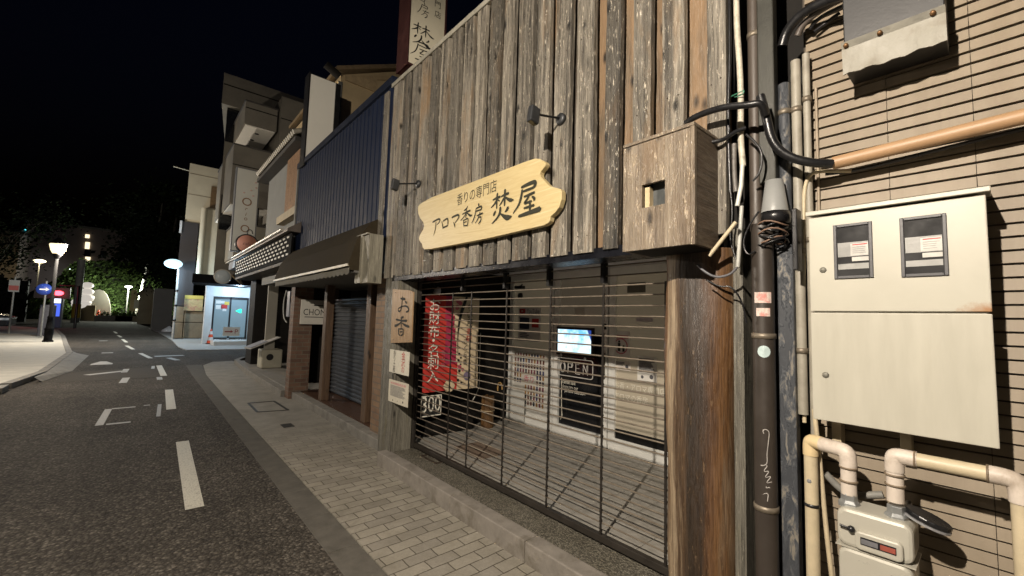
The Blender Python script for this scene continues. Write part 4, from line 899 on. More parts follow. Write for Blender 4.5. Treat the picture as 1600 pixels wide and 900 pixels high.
cable('top_inner_cable', 'innermost thin black cable curving into the thin cream conduit', [A(2.24, 1266, 46), A(2.23, 1272, 35), A(2.22, 1290, 22), A(2.2, 1320, 8)], .009, rubber)
cable('top_side_cable', 'black cable running right behind the dark steel box', [A(2.25, 1272, 50), A(2.26, 1290, 36), A(2.26, 1312, 20)], .008, rubber)

# ------------------------------------------------------------------ tan building, right
SIX = 2.30
tb = thing('tan_building', 'building clad in tan horizontal siding at the right', 'building', (2.6, -1.5, 0))
def siding_mat():
    m, n, l, b = nt('tan_siding'); v = obj_coords(n, l); geo = n.new('ShaderNodeNewGeometry')
    f = noise(n, l, v, 2.2, 6, .6); st_ = noise(n, l, obj_coords(n, l, (6, 14, .5)), 1, 6, .65)
    c = ramp(n, l, f, [(.3, (0.2, 0.16, 0.112)), (.7, (0.256, 0.2096, 0.1504))])
    c = mix(n, l, .45, c, ramp(n, l, st_, [(.35, (.72, .68, .62)), (.6, (1., 1., 1.))]), 'MULTIPLY')
    c = mix(n, l, .5, c, ramp(n, l, geo.outputs['Random Per Island'], [(0., (.82, .82, .82)), (1., (1., 1., 1.))]), 'MULTIPLY')
    l.new(c, b.inputs['Base Color']); b.inputs['Roughness'].default_value = .55
    bump(n, l, noise(n, l, v, 45, 4), b, .12, .004); return m
sd = siding_mat(); m = MB(); z = .02; pit = .0482
joints = [-3.2, -1.2, .026, .268, .55]
while z < 6.2:
    for a, b in zip(joints, joints[1:]):
        hgt = pit-.0075
        # each plank leans out a little at its lower edge
        m.add([(SIX-.010, a+.001, z), (SIX-.010, b-.001, z), (SIX-.003, b-.001, z+hgt), (SIX-.003, a+.001, z+hgt), (SIX+.02, a+.001, z), (SIX+.02, b-.001, z), (SIX+.02, b-.001, z+hgt), (SIX+.02, a+.001, z+hgt)],
              [(0, 1, 2, 3), (0, 4, 5, 1), (3, 2, 6, 7), (0, 3, 7, 4), (1, 5, 6, 2)])
    z += pit
m.build('siding', sd, tb)
MB().box(SIX+.006, 6, -3.2, .56, 0, 6.2).build('wall', plain('dark_siding_backing', (.05, .04, .03), .8), tb)  # dark backing seen in the grooves between the planks
MB().box(2.1, 6, -3.2, .62, .0, .05).build('plinth', concrete, tb)

# meter cabinet
mc = thing('meter_cabinet', 'cream steel meter cabinet with two small windows on the tan siding', 'cabinet', (2.18, .25, 1.22))
CX = 2.08; cy0, cy1 = .006, .503; cz0, cz1, czm = 1.235, 2.085, 1.668
MB().box(CX+.012, SIX-.012, cy0+.008, cy1-.008, cz0+.01, cz1-.02).build('body', cream, mc, bev=.004)
m = MB(); m.add([(CX-.012, cy0-.012, cz1-.016), (CX-.012, cy1+.008, cz1-.016), (SIX-.012, cy1+.008, cz1+.012), (SIX-.012, cy0-.012, cz1+.012), (CX-.012, cy0-.012, cz1+.002), (CX-.012, cy1+.008, cz1+.002), (SIX-.012, cy1+.008, cz1+.03), (SIX-.012, cy0-.012, cz1+.03)],
    [(0, 1, 2, 3), (4, 7, 6, 5), (0, 4, 5, 1), (1, 5, 6, 2), (2, 6, 7, 3), (3, 7, 4, 0)]); m.build('lid', cream, mc, bev=.003)
def rust_door():
    m, n, l, b = nt('cream_door_rust'); v = obj_coords(n, l)
    f = noise(n, l, v, 5, 6); c = ramp(n, l, f, [(.3, (0.3674, 0.3516, 0.2923)), (.7, (0.4069, 0.3911, 0.3278))])
    sx = n.new('ShaderNodeSeparateXYZ'); l.new(v, sx.inputs[0])
    # rust creeping in from the lower right corner of this door
    dv = n.new('ShaderNodeVectorMath'); dv.operation = 'DISTANCE'; mp = n.new('ShaderNodeVectorMath'); mp.operation = 'MULTIPLY'; l.new(v, mp.inputs[0]); mp.inputs[1].default_value = (0, 1, 2.4)
    l.new(mp.outputs[0], dv.inputs[0]); dv.inputs[1].default_value = (0, .006-.25, (czm+.004-1.22)*2.4)
    ns = noise(n, l, v, 40, 6, .7); ad = n.new('ShaderNodeMath'); ad.operation = 'MULTIPLY_ADD'; l.new(ns, ad.inputs[0]); ad.inputs[1].default_value = .10; l.new(dv.outputs['Value'], ad.inputs[2])
    c = mix(n, l, ramp(n, l, ad.outputs[0], [(.07, .9), (.135, 0.)]), c, (.27, .12, .035))
    l.new(c, b.inputs['Base Color']); b.inputs['Roughness'].default_value = .42; bump(n, l, noise(n, l, v, 25, 3), b, .04, .003); return m
MB().box(CX, CX+.012, cy0, cy1, czm+.0035, cz1-.024).build('upper_door', rust_door(), mc, bev=.003)
MB().box(CX, CX+.012, cy0, cy1, cz0, czm-.0035).build('lower_door', cream, mc, bev=.003)
for px, py in ((1286, 422), (1290, 586)):
    c = at('X', CX, px, py); m = MB().lathe(c+Vector((.001, 0, 0)), [(0, -.006), (.008, -.006), (.012, -.002), (.012, 0)], (-1, 0, 0) if False else (1, 0, 0)); m.box(c.x-.007, c.x-.006, c.y-.007, c.y+.007, c.z-.002, c.z+.002); m.build('lock', steel, mc)
for (l_, t_, r_, b_) in ((1303, 349, 1364, 435), (1407, 337, 1481, 432)):
    y1, z1 = yz(l_, (t_+b_)/2, CX)[0], at('X', CX, (l_+r_)/2, t_).z; y0, z0 = yz(r_, (t_+b_)/2, CX)[0], at('X', CX, (l_+r_)/2, b_).z
    f_ = MB(); w = .011
    frame(f_, y0, y1, z0, z1, w, CX-.007, CX); wn_ = f_.build('window_frame', plain('dark_grey_gasket', (.055, .055, .06), .45), mc, bev=.002)
    MB().box(CX-.0012, CX-.0004, y0+w, y1-w, z0+w, z1-w).build('pane', plain('meter_dark', (.035, .035, .036), .12, 0, .2, 9, 0), wn_)
    m = MB(); h = z1-z0; ww = y1-y0; y0b, y1b = y0+w+.002, y1-w-.002
    m.box(CX-.0022, CX-.0014, y0b, y1b, z1-h*.60, z1-h*.34, 0); m.box(CX-.0030, CX-.0023, y0b, y0b+ww*.45, z1-h*.59, z1-h*.37, 1); m.box(CX-.0022, CX-.0014, y0b, y0b+ww*.42, z1-h*.69, z1-h*.615, 1)
    m.box(CX-.0022, CX-.0014, y0b, y1b, z1-h*.83, z1-h*.73, 0); m.box(CX-.0036, CX-.0031, y0b+.003, y0b+ww*.40, z1-h*.40, z1-h*.385, 2)
    lines(m, CX-.0031, y0b+.004, y0b+ww*.40, z1-h*.56, z1-h*.42, 4, .0016); m.build('meter_plate', [plain('grey_meter', (.24, .24, .23), .4), plain('pale_meter_label', (.42, .41, .38), .4), RED], wn_)
# brackets under the cabinet
for px in (1312, 1418):
    c = at('X', SIX-.03, px, 690); MB().box(2.22, SIX-.012, c.y-.016, c.y+.016, 1.12, cz0+.008).build('bracket', cream_pipe, mc, bev=.002)
# steel box top right
bxk = thing('steel_box', 'dark box with a battered bare steel lip high on the tan siding', 'box', (2.2, .24, 2.65))
c0 = at('X', 2.12, 1318, 112); c1 = at('X', 2.12, 1480, 60)
ya, yb = .375, .079
MB().box(2.125, SIX-.012, yb, ya, 2.675, 3.3).build('body', plain('black_enamel', (.016, .016, .017), .45, .2, .3, 8, .1), bxk, bev=.004)
m = MB(); N = 16
for i in range(N):
    a = ya+.004-(ya-yb+.006)*i/N; b = ya+.004-(ya-yb+.006)*(i+1)/N
    j0, j1 = .004*math.sin(i*1.7)+.003*math.sin(i*.6), .004*math.sin((i+1)*1.7)+.003*math.sin((i+1)*.6)
    m.add([(2.118, a, 2.652+j0), (2.118, b, 2.652+j1), (2.106, b, 2.755), (2.106, a, 2.755), (2.095, a, 2.78), (2.095, b, 2.78), (2.119, b, 2.79), (2.119, a, 2.79), (2.124, a, 2.652+j0), (2.124, b, 2.652+j1)],
          [(0, 1, 2, 3), (3, 2, 5, 4), (4, 5, 6, 7), (0, 8, 9, 1)], 0, False)
m.build('steel_lip', steel, bxk, recalc=False)
m = MB()
for yy in (ya-.012, (ya+yb)/2+.03, yb+.03): m.lathe((2.098, yy, 2.764), [(0, -.012), (.006, -.012), (.009, -.004), (.009, .004)], (1, 0, 0), 10)
m.build('screw', plain('rusty_screw', (.2, .11, .05), .5, .6), bxk)
# orange sleeve
cable('orange_pipe_sleeve', 'orange brown plastic pipe sleeve running up across the tan siding', [A(2.19, 1302, 255), A(2.19, 1450, 219), A(2.19, 1600, 182), A(2.19, 1760, 142), (2.19, -2.4, 2.46)], .027, plain('orange_sleeve', (.35, .215, .115), .5, 0, .12, 5, .05, (1, 1, 1), (.28, .17, .095), (.55, .8)), 18, 0, 'pipe')
cable('bent_cream_tube', 'thin cream tube bending down beside the sleeve end', [A(2.24, 1330, 267), A(2.23, 1290, 267), A(2.23, 1268, 270), A(2.23, 1258, 285), A(2.24, 1255, 330), A(2.245, 1257, 660)], .008, cream_pipe)
cable('cable_behind_sleeve', 'black cable behind the underside of the orange sleeve', [A(2.25, 1290, 272), A(2.255, 1340, 266), A(2.265, 1450, 238), A(2.27, 1620, 196)], .008, rubber)

# gas pipes and meter
gpX = 2.13
pipeA = [A(gpX, 1270, 930), A(gpX, 1268, 760), A(gpX, 1266, 705), A(gpX, 1272, 692), A(gpX, 1290, 691), A(gpX-.02, 1316, 699), A(gpX-.04, 1326, 715), A(gpX-.05, 1327, 745), A(gpX-.05, 1326, 775)]
t = thing('left_gas_pipe', 'cream gas pipe rising from the ground and bending over into the meter', 'pipe', (gpX, .5, .5))
def bend(p, q, r_, k=6):
    return [p.lerp(q, i/k) for i in range(k+1)]
v0 = A(gpX, 1268, 800); zt_ = A(gpX, 1268, 700).z; yA = A(gpX, 1268, 760).y; yM = A(gpX-.06, 1326, 750).y; ztop_ = A(gpX-.03, 1300, 697).z
def pipe_run(pts, r=.021): return MB().tube(pts, r, 16, smooth_path=2)
MB().tube([(gpX, yA, .02), (gpX, yA, ztop_-.045)], .0245, 16).build('riser', cream_pipe, t)
MB().tube([(gpX, yA, ztop_-.06), (gpX, yA, ztop_-.01), (gpX-.005, yA-.008, ztop_), (gpX-.02, yA-.035, ztop_), (gpX-.025, yA-.05, ztop_)], .0275, 16, smooth_path=2).build('elbow', plain('yellowed_elbow', (.56, .44, .25), .5, 0, .08), t)
MB().tube([(gpX-.03, yA-.045, ztop_), (gpX-.05, yM+.03, ztop_), (gpX-.06, yM+.002, ztop_-.004), (gpX-.06, yM, ztop_-.035), (gpX-.06, yM, ztop_-.06)], .0275, 16, smooth_path=2).build('elbow', pale_pipe, t)
zm = A(gpX-.06, 1326, 772).z
MB().tube([(gpX-.06, yM, ztop_-.055), (gpX-.06, yM, zm)], .025, 16).build('drop', pale_pipe, t)
for zz in (ztop_-.06, (ztop_-.06+zm)/2, ): MB().lathe((gpX-.06, yM, zz-.004), [(.025, 0), (.0292, 0), (.0292, .007), (.025, .007)], seg=16).build('joint_ring', plain('brown_ring', (.16, .12, .08), .6), t)
for zz in (A(gpX, 1268, 788).z, ): MB().lathe((gpX, yA, zz-.006), [(.0245, 0), (.027, 0), (.027, .012), (.0245, .012)], seg=16).build('band', rubber, t)
m = MB(); m.sphere((gpX-.0235, yA+.002, A(gpX, 1268, 750).z), .009, 10, 0, (.3, 1, 1)); m.build('round_mark', plain('grey_mark', (.2, .2, .2), .6), t)
t = thing('right_gas_pipe', 'cream gas pipe leaving the meter and running right along the siding', 'pipe', (gpX, .2, .8))
yR = A(gpX-.06, 1398, 740).y; zR = A(gpX-.06, 1420, 716).z
MB().tube([(gpX-.06, yR, zR-.16), (gpX-.06, yR, zR-.05)], .025, 16).build('drop', pale_pipe, t)
MB().tube([(gpX-.06, yR, zR-.055), (gpX-.06, yR, zR-.01), (gpX-.06, yR-.006, zR), (gpX-.06, yR-.035, zR), (gpX-.06, yR-.06, zR)], .0275, 16, smooth_path=2).build('elbow', pale_pipe, t)
yE = A(gpX-.06, 1548, 735).y
MB().tube([(gpX-.06, yR-.055, zR), (gpX-.06, yE, zR)], .024, 16).build('run', cream_pipe, t)
MB().tube([(gpX-.06, yE+.004, zR), (gpX-.06, yE-.03, zR), (gpX-.06, yE-.055, zR-.008), (gpX-.06, yE-.06, zR-.04), (gpX-.06, yE-.06, zR-.07)], .0275, 16, smooth_path=2).build('elbow', pale_pipe, t)
MB().tube([(gpX-.06, yE-.06, zR-.065), (gpX-.06, yE-.06, .02)], .024, 16).build('drop', cream_pipe, t)
for p_, ax in (((gpX-.06, yR, zR-.07), (0, 0, 1)), ((gpX-.06, yR, zR-.105), (0, 0, 1)), ((gpX-.06, yR-.058, zR), (0, 1, 0)), ((gpX-.06, yE+.004, zR), (0, 1, 0))):
    MB().lathe(p_, [(.025, 0), (.0292, 0), (.0292, .006), (.025, .006)], ax, 16).build('joint_ring', plain('brown_ring', (.16, .12, .08), .6), t)
MB().lathe((gpX-.06, yE-.06, .80), [(.024, 0), (.0275, 0), (.0275, .025), (.024, .025)], seg=16).box(gpX-.04, SIX-.01, yE-.07, yE-.05, .805, .82).build('clamp', rubber, t)
cable('thin_gas_tube', 'thin cream tube running down just right of the gas riser', [A(2.17, 1272, 640), A(2.17, 1281, 720), A(2.17, 1290, 820), A(2.17, 1303, 930)], .009, cream_pipe, sm=1, cat='pipe')
cable('grey_hose', 'grey ribbed hose running behind the gas pipes', [A(2.2, 1290, 740), A(2.21, 1310, 762), A(2.21, 1330, 775), A(2.22, 1380, 773)], .014, plain('grey_hose', (.17, .165, .15), .6), sm=2, cat='hose')
# gas meter
gmx = thing('gas_meter', 'pale grey gas meter with a small counter window hanging from two pipes', 'gas meter', (2.07, .31, .55))
mX = 2.01; my1, my0 = .42, .21; mz1 = zm-.035
shell = plain('pale_meter_shell', (0.4, 0.384, 0.328), .32, .1, .04, 6, .06)
def rbox(x0, x1, y0, y1, z0, z1, r):
    out = []
    for cy_, cz_, a0 in ((y0+r, z0+r, 180), (y1-r, z0+r, 270), (y1-r, z1-r, 0), (y0+r, z1-r, 90)):
        for kk in range(6): a = R(a0+kk*18); out.append((x0, cy_+r*math.cos(a), cz_+r*math.sin(a)))
    return out
mz0 = .62
seam = A(mX, 1360, 850).z-.035
MB().prism(rbox(mX, 0, my0, my1, seam+.002, mz1, .03), (.15, 0, 0)).build('upper_case', shell, gmx, bev=.012)
MB().prism(rbox(mX-.006, 0, my0+.003, my1-.003, mz0, seam-.002, .03), (.162, 0, 0)).build('lower_case', shell, gmx, bev=.012)
MB().box(mX-.004, mX+.154, my0-.004, my1+.004, seam-.002, seam+.002).build('seam_flange', shell, gmx)
cc = A(mX-.016, 1372, 853); 
MB().prism(rbox(mX-.018, 0, cc.y-.065, cc.y+.065, cc.z-.034, cc.z+.03, .016), (.02, 0, 0)).build('counter_housing', shell, gmx, bev=.006)
MB().box(mX-.0195, mX-.0182, cc.y-.048, cc.y+.048, cc.z-.013, cc.z+.013).build('counter_window', glass_dark, gmx)
m = MB().box(mX-.0205, mX-.0196, cc.y+.0, cc.y+.046, cc.z-.009, cc.z+.008, 0).box(mX-.0205, mX-.0196, cc.y-.046, cc.y-.006, cc.z-.009, cc.z+.008, 1); m.build('counter_digits', [plain('grey_digits', (.14, .14, .15), .5), plain('red_digits', (.25, .06, .04), .5)], gmx)
MB().sphere((mX-.012, my1-.045, mz1-.065), .012, 12).tube([(mX-.012, my1-.045, mz1-.065), (mX-.016, my1-.012, mz1-.06)], .004, 8).build('plug', rubber, gmx)
for yy in (yM, yR): MB().lathe((gpX-.06, yy, mz1-.012), [(0, 0), (.034, 0), (.034, .018), (.026, .028), (.026, .052), (0, .052)], seg=6, smooth=False).build('union_nut', plain('galvanised', (.30, .31, .31), .35, .6), gmx, bev=.002)
MB().box(mX-.008, mX-.006, cc.y-.07, cc.y-.03, seam-.05, seam-.046).build('slot', rubber, gmx)
h0, h1 = A(2.10, 1414, 797), A(2.10, 1482, 832)
hd = thing('black_valve_cover', 'flat black oval cover with a metal rim sticking out behind the gas meter', 'cover', h0)
dv_ = (h1-h0); dn = dv_.normalized(); sv = Vector((-1, 0, 0)); up_ = dn.cross(sv).normalized()
if up_.z < 0: up_ = -up_
def oval(k, lift):
    c = (h0+h1)/2+up_*lift; return [c+dn*math.cos(R(a))*dv_.length*.56*k+Vector((-1, 0, 0))*math.sin(R(a))*.05*k for a in range(0, 360, 18)]
MB().prism(oval(1, 0.004), up_*.016).build('cover', rubber, hd, bev=.004)
MB().prism(oval(1.03, -.005), up_*.007).build('rim', plain('grey_rim', (.30, .30, .31), .4, .4), hd)
MB().tube([h0, h0+Vector((.1, 0, 0))], .01, 8).build('stem', rubber, hd)

# ------------------------------------------------------------------ navy shop next door
nv = thing('navy_shop', 'shop with navy corrugated upper wall and brick ground floor', 'shop', (3, 6.8, 0))
navy = plain('navy_sheet', (.0085, .0145, .036), .6, 0, .15, 5, .05, spec=.12)
m = MB(); y = 4.74; x0 = 2.13; pts = []
while y < 8.95:
    pts += [(x0, y), (x0, y+.075), (x0-.007, y+.09), (x0-.007, y+.125), (x0, y+.14)]; y += .14
vs = [(a, b, z) for a, b in pts for z in (2.55, 4.45)]
m.add(vs, [(2*i, 2*i+1, 2*i+3, 2*i+2) for i in range(len(pts)-1)]); m.build('corrugated_wall', navy, nv, recalc=False)
MB().box(2.09, 2.2, 4.745, 8.98, 4.44, 4.54).build('roof_edge', plain('navy_trim', (.014, .02, .04), .4, .3), nv)
MB().box(2.2, 6, 4.75, 8.95, 2.45, 4.44).build('wall', soot, nv)
MB().box(2.10, 2.14, 8.93, 8.99, 2.5, 4.45).build('corner_trim', plain('grey_trim', (.13, .13, .12), .5), nv)
aw = MB()
awp = [(2.12, 2.80), (2.02, 2.74), (1.86, 2.50), (1.775, 2.20)]
aw.add([(a, y_, z_) for a, z_ in awp for y_ in (4.98, 8.72)]+[(a, y_, z_-.012) for a, z_ in awp for y_ in (4.98, 8.72)],
       [(2*i, 2*i+1, 2*i+3, 2*i+2) for i in range(3)]+[(8+2*i, 8+2*i+2, 8+2*i+3, 8+2*i+1) for i in range(3)]+[(0, 2, 10, 8), (2, 4, 12, 10), (4, 6, 14, 12)])
awning = thing('shop_awning', 'olive brown cloth awning with scalloped edge under the navy wall', 'awning', (1.95, 6.8, 2.1))
oliv = plain('olive_canvas', (.034, .027, .017), .85, 0, .25, 4, .2, spec=.05)
aw.build('canvas', oliv, awning)
MB().box(1.765, 1.79, 4.98, 8.72, 2.175, 2.205).build('front_bar', plain('dull_bar', (.30, .27, .20), .5, .2), awning)
m = MB(); y = 5.0; bot = []
while y < 8.70:
    for k_ in range(6): bot.append((y+.155*k_/6, 2.10-.022*math.sin(math.pi*k_/6)))
    y += .155
vs = [(1.80+.004*math.sin(a*7), a, z_) for a, b in bot for z_ in (2.172, b)]
m.add(vs, [(2*i, 2*i+1, 2*i+3, 2*i+2) for i in range(len(bot)-1)]); m.build('scalloped_valance', plain('faded_valance', (.075, .066, .043), .8, 0, .15), awning)
m = MB(); m.add([(2.12, 4.978, 2.80), (2.02, 4.978, 2.74), (1.86, 4.978, 2.50), (1.775, 4.978, 2.20), (1.80, 4.978, 2.13), (2.12, 4.978, 2.13)], [(0, 1, 2, 3, 4, 5)]); m.build('end_flap', oliv, awning)
MB().box(1.85, 3.4, 4.98, 8.75, 2.105, 2.13).build('soffit', plain('grey_soffit', (.10, .095, .085), .7), nv)
def brick_mat(name, c1, c2, mo):
    m, n, l, b = nt(name); tc = n.new('ShaderNodeTexCoord'); sx = n.new('ShaderNodeSeparateXYZ'); cb_ = n.new('ShaderNodeCombineXYZ')
    l.new(tc.outputs['Object'], sx.inputs[0]); ad = n.new('ShaderNodeMath'); ad.operation = 'ADD'; l.new(sx.outputs[0], ad.inputs[0]); l.new(sx.outputs[1], ad.inputs[1])
    l.new(ad.outputs[0], cb_.inputs[0]); l.new(sx.outputs[2], cb_.inputs[1])
    br = n.new('ShaderNodeTexBrick'); l.new(cb_.outputs[0], br.inputs['Vector']); br.inputs['Scale'].default_value = 1; br.inputs['Brick Width'].default_value = .21; br.inputs['Row Height'].default_value = .075
    br.inputs['Mortar Size'].default_value = .007; br.inputs['Color1'].default_value = (*c1, 1); br.inputs['Color2'].default_value = (*c2, 1); br.inputs['Mortar'].default_value = (*mo, 1); br.inputs['Bias'].default_value = -.3
    c = mix(n, l, .6, br.outputs['Color'], ramp(n, l, noise(n, l, cb_.outputs[0], 7, 6), [(.3, (.5, .5, .5)), (.7, (1., 1., 1.))]), 'MULTIPLY')
    l.new(c, b.inputs['Base Color']); b.inputs['Roughness'].default_value = .7
    inv = n.new('ShaderNodeMath'); inv.operation = 'MULTIPLY'; inv.inputs[1].default_value = -1; l.new(br.outputs['Fac'], inv.inputs[0]); bump(n, l, inv.outputs[0], b, .6, .008); return m
brk = brick_mat('brown_brick', (.17, .095, .06), (.08, .042, .03), (.16, .135, .10))
MB().box(at('Y', 8.72, 454, 560).x, at('Y', 8.72, 484, 560).x, 8.72, 8.98, .0, 2.10).build('brick_pier', brk, nv)
MB().box(2.30, 2.42, 4.69, 5.34, .0, 2.10).build('brick_pier', brick_mat('tan_brick', (.24, .15, .085), (.18, .10, .06), (.15, .12, .09)), nv)
tile = plain('brown_tile', (.075, .040, .026), .4, 0, .25, 8, .2)
m = MB()
for i in range(5):
    for j in range(19): m.box(2.36+i*.2, 2.36+i*.2+.196, 4.97+j*.2, 4.97+j*.2+.196, .05, .14)
m.build('porch_floor', tile, nv)
m = MB(); y = 4.7
while y < 9.0: m.box(2.2, 2.355, y, y+.75, 0, .135); y += .756
m.build('porch_kerb', concrete, nv, bev=.01)
pw = wood('brown_post', (.034, .019, .010), (.088, .050, .027), (.15, .092, .054), None, 0, 2, .1, (.45, .7), .1, .2)
for px, py in ((490, 628), (549, 664)):
    b_ = at('Z', .14, px, py-2); MB().box(2.37, 2.50, b_.y-.075, b_.y+.075, .14, 2.11).build('porch_post', pw, nv, bev=.008)
MB().box(3.3, 3.4, 4.9, 9.0, .1, 2.2).build('rear_wall', soot, nv)
def shutter_mat():
    m, n, l, b = nt('dark_blue_shutter'); v = obj_coords(n, l)
    l.new(ramp(n, l, noise(n, l, v, 6, 6), [(.3, (.04, .047, .058)), (.7, (.07, .08, .095))]), b.inputs['Base Color']); b.inputs['Roughness'].default_value = .4; b.inputs['Metallic'].default_value = .1; return m
m = MB(); z = .16; prof = []
while z < 1.85: prof += [(2.76, z), (2.742, z+.02), (2.742, z+.045), (2.76, z+.06)]; z += .07
for ya, yb in ((5.25, 8.30),):
    vs = [(a, y_, z_) for a, z_ in prof for y_ in (ya, yb)]; m.add(vs, [(2*i, 2*i+1, 2*i+3, 2*i+2) for i in range(len(prof)-1)])
m.build('roller_shutter', shutter_mat(), nv)
MB().box(2.70, 2.82, 8.31, 8.43, .14, 2.1).build('door_jamb', pw, nv); MB().box(2.70, 2.82, 5.1, 5.24, .14, 2.1).build('door_jamb', pw, nv)
gs = thing('cafe_sign', 'white sign with dark lettering half hidden by the brown porch post', 'sign', (2.5, 8.6, 1.4))
ga, gb_ = at('Y', 8.6, 471.5, 468), at('Y', 8.6, 517, 507)
MB().box(ga.x, gb_.x, 8.6, 8.64, gb_.z, ga.z).build('board', plain('white_board', (.55, .53, .47), .45, 0, .05), gs)
gm_ = (ga+gb_)/2; gw = gb_.x-ga.x; gh = ga.z-gb_.z
m = MB().text('CHOME', Vector((gm_.x, 8.598, gm_.z)), SU, FV, .17, fit=gw*.84); m.build('lettering', BLK, gs); m = MB().box(ga.x+gw*.12, gb_.x-gw*.12, 8.597, 8.599, gm_.z-gh*.22, gm_.z-gh*.19); m.build('rule_line', BLK, gs); m = MB().box(gm_.x-gw*.1, gm_.x+gw*.22, 8.597, 8.599, gm_.z+gh*.26, gm_.z+gh*.30); m.build('rule_line', BLK, gs)
mt_ = thing('wall_meter', 'small grey wall fitting with a looped cable beside the brick pier', 'meter', (2.4, 10.1, 1.6))
c = A(2.4, 453, 475); MB().box(2.36, 2.43, c.y-.12, c.y+.1, c.z-.28, c.z+.28).build('case', plain('blue_grey_case', (.2, .22, .26), .4), mt_, bev=.01)
MB().tube([c+Vector((-.05, .15, .3)), c+Vector((-.06, .32, .05)), c+Vector((-.06, .22, -.3)), c+Vector((-.04, 0, -.4))], .012, 8, smooth_path=2).build('cable', plain('pale_grey_sleeve', (.38, .38, .35), .35), mt_)

# blank white blade sign
bs = thing('blank_blade_sign', 'tall blank white blade sign with dark edges standing above the navy wall', 'sign', (2.35, 8.6, 4.5))
MB().box(2.105, 2.575, 8.5, 8.502, 4.47, 6.21).build('face', plain('milk_white_panel', (.78, .76, .68), .35, 0, .03, 2, 0), bs)
MB().box(2.09, 2.59, 8.504, 8.76, 4.46, 6.22).box(2.078, 2.102, 8.48, 8.77, 4.4, 6.24).box(2.578, 2.67, 8.48, 8.77, 4.4, 6.20).build('frame', black, bs)
# beige gabled house behind
bh = thing('beige_house', 'beige rendered gable wall rising behind the navy shop', 'house', (4.5, 10, 0))
P = lambda x, y: at('Y', 10, x, y)
a, b, c2, d2 = P(533, 117), P(640, 120), P(640, 230), P(522, 230)
MB().prism([(a.x, 10, a.z), (6.8, 10, b.z+1.1), (6.8, 10, 3), (a.x, 10, 3)], (0, 4, 0)).build('wall', plain('beige_render', (.44, .34, .195), .75, 0, .12, 2, .2), bh)
MB().prism([(a.x-.15, 9.85, a.z), (6.9, 9.85, b.z+1.14), (6.9, 9.85, b.z+1.24), (a.x-.15, 9.85, a.z+.10)], (0, 4.3, 0)).build('roof', plain('tan_roof_edge', (.22, .16, .09), .6), bh)
q1, q2, q3, q4 = P(537, 125), P(587, 145), P(587, 125), P(640, 122)
MB().prism([(q1.x, 9.955, q1.z), (q2.x, 9.955, q2.z), (q2.x, 9.955, q3.z), (6.7, 9.955, q3.z+1.0), (6.7, 9.955, q3.z+1.16), (q1.x, 9.955, q1.z+.1)], (0, .04, 0)).build('barge_board', plain('beige_trim', (.40, .30, .17), .7), bh)
MB().box(a.x-.06, a.x+.02, 9.93, 9.99, 3, a.z-.2).build('drainpipe', plain('grey_trim', (.13, .13, .12), .5), bh)
m = MB(); c = P(527, 118); m.tube([c+Vector((-.3, -.1, .1)), c+Vector((.02, -.1, -.06))], .09, 12); m.build('roof_tile_end', plain('dark_roof_tile', (.025, .023, .02), .8, spec=.1), bh)

# ------------------------------------------------------------------ lattice house
lh = thing('lattice_house', 'narrow old grey house with tiled eave and wooden shutter above a lattice eave', 'house', (3, 11, 0))
MB().box(2.25, 6, 9.0, 12.4, 2.3, 5.1).build('wall', plain('grey_plaster', (.15, .155, .15), .8, 0, .15, 3, .2), lh)
MB().box(2.20, 2.32, 9.05, 10.3, 3.75, 5.0).build('shutter', wood('orange_brown_boards', (.10, .05, .02), (.20, .105, .045), (.28, .16, .075), None, 0, 2, .1, (.5, .8), .3, .3), lh)
MB().box(2.10, 2.3, 9.0, 10.5, 3.56, 3.72).build('window_sill', plain('pale_timber', (.33, .28, .19), .7), lh)
ev = MB(); y = 9.0
while y < 12.6:
    ev.tube([(1.98, y, 5.18), (2.7, y, 5.55)], .05, 10); y += .13
ev.build('roof_tile', plain('pale_tile', (.30, .28, .23), .5, 0, .2, 6, .1), lh)
MB().box(2.02, 3.0, 8.98, 12.7, 5.02, 5.11).build('eave_board', plain('dark_eave', (.03, .028, .025), .7), lh)
MB().prism([(2.7, 9, 5.55), (4.2, 9, 6.2), (4.2, 9, 5.1), (2.7, 9, 5.1)], (0, 3.6, 0)).build('roof', plain('dark_roof', (.06, .058, .052), .6), lh)
# lattice eave
le = thing('lattice_eave', 'dark eave screen pierced by rows of pale slots over the alley front', 'eave', (2.1, 12, 2.6))
slotm = MB(); y = 8.95; row = 0
MB().box(1.99, 2.02, 8.6, 14.85, 2.62, 3.10).build('screen', plain('dark_screen', (.007, .0065, .006), .8, spec=.03), le)
for r_ in range(5):
    zz = 2.70+r_*.082; y = 8.75+(r_ % 2)*.16
    while y < 14.7:
        slotm.box(1.978, 1.988, y, y+.15, zz, zz+.034); y += .31
slotm.build('slot_rows', plain('pale_slots', (.46, .44, .38), .5), le); le.children[-1]['kind'] = 'stuff' if False else ''
del le.children[-1]['kind']
m = MB().prism([(1.90, 8.55, 3.12), (1.90, 8.55, 3.17), (2.3, 8.55, 3.45), (2.3, 8.55, 3.12)], (0, 6.35, 0)); m.build('roof', plain('brown_lead_roof', (.11, .09, .075), .5, .2), le)
MB().tube([(1.885, 8.9, 3.19), (1.885, 14.9, 3.19)], .032, 10).build('gutter_pipe', plain('pale_gutter', (.52, .49, .42), .35, .2), le)
MB().box(2.0, 4.5, 8.6, 14.85, 2.55, 2.61).build('soffit', plain('brown_soffit', (.055, .045, .035), .7), le)
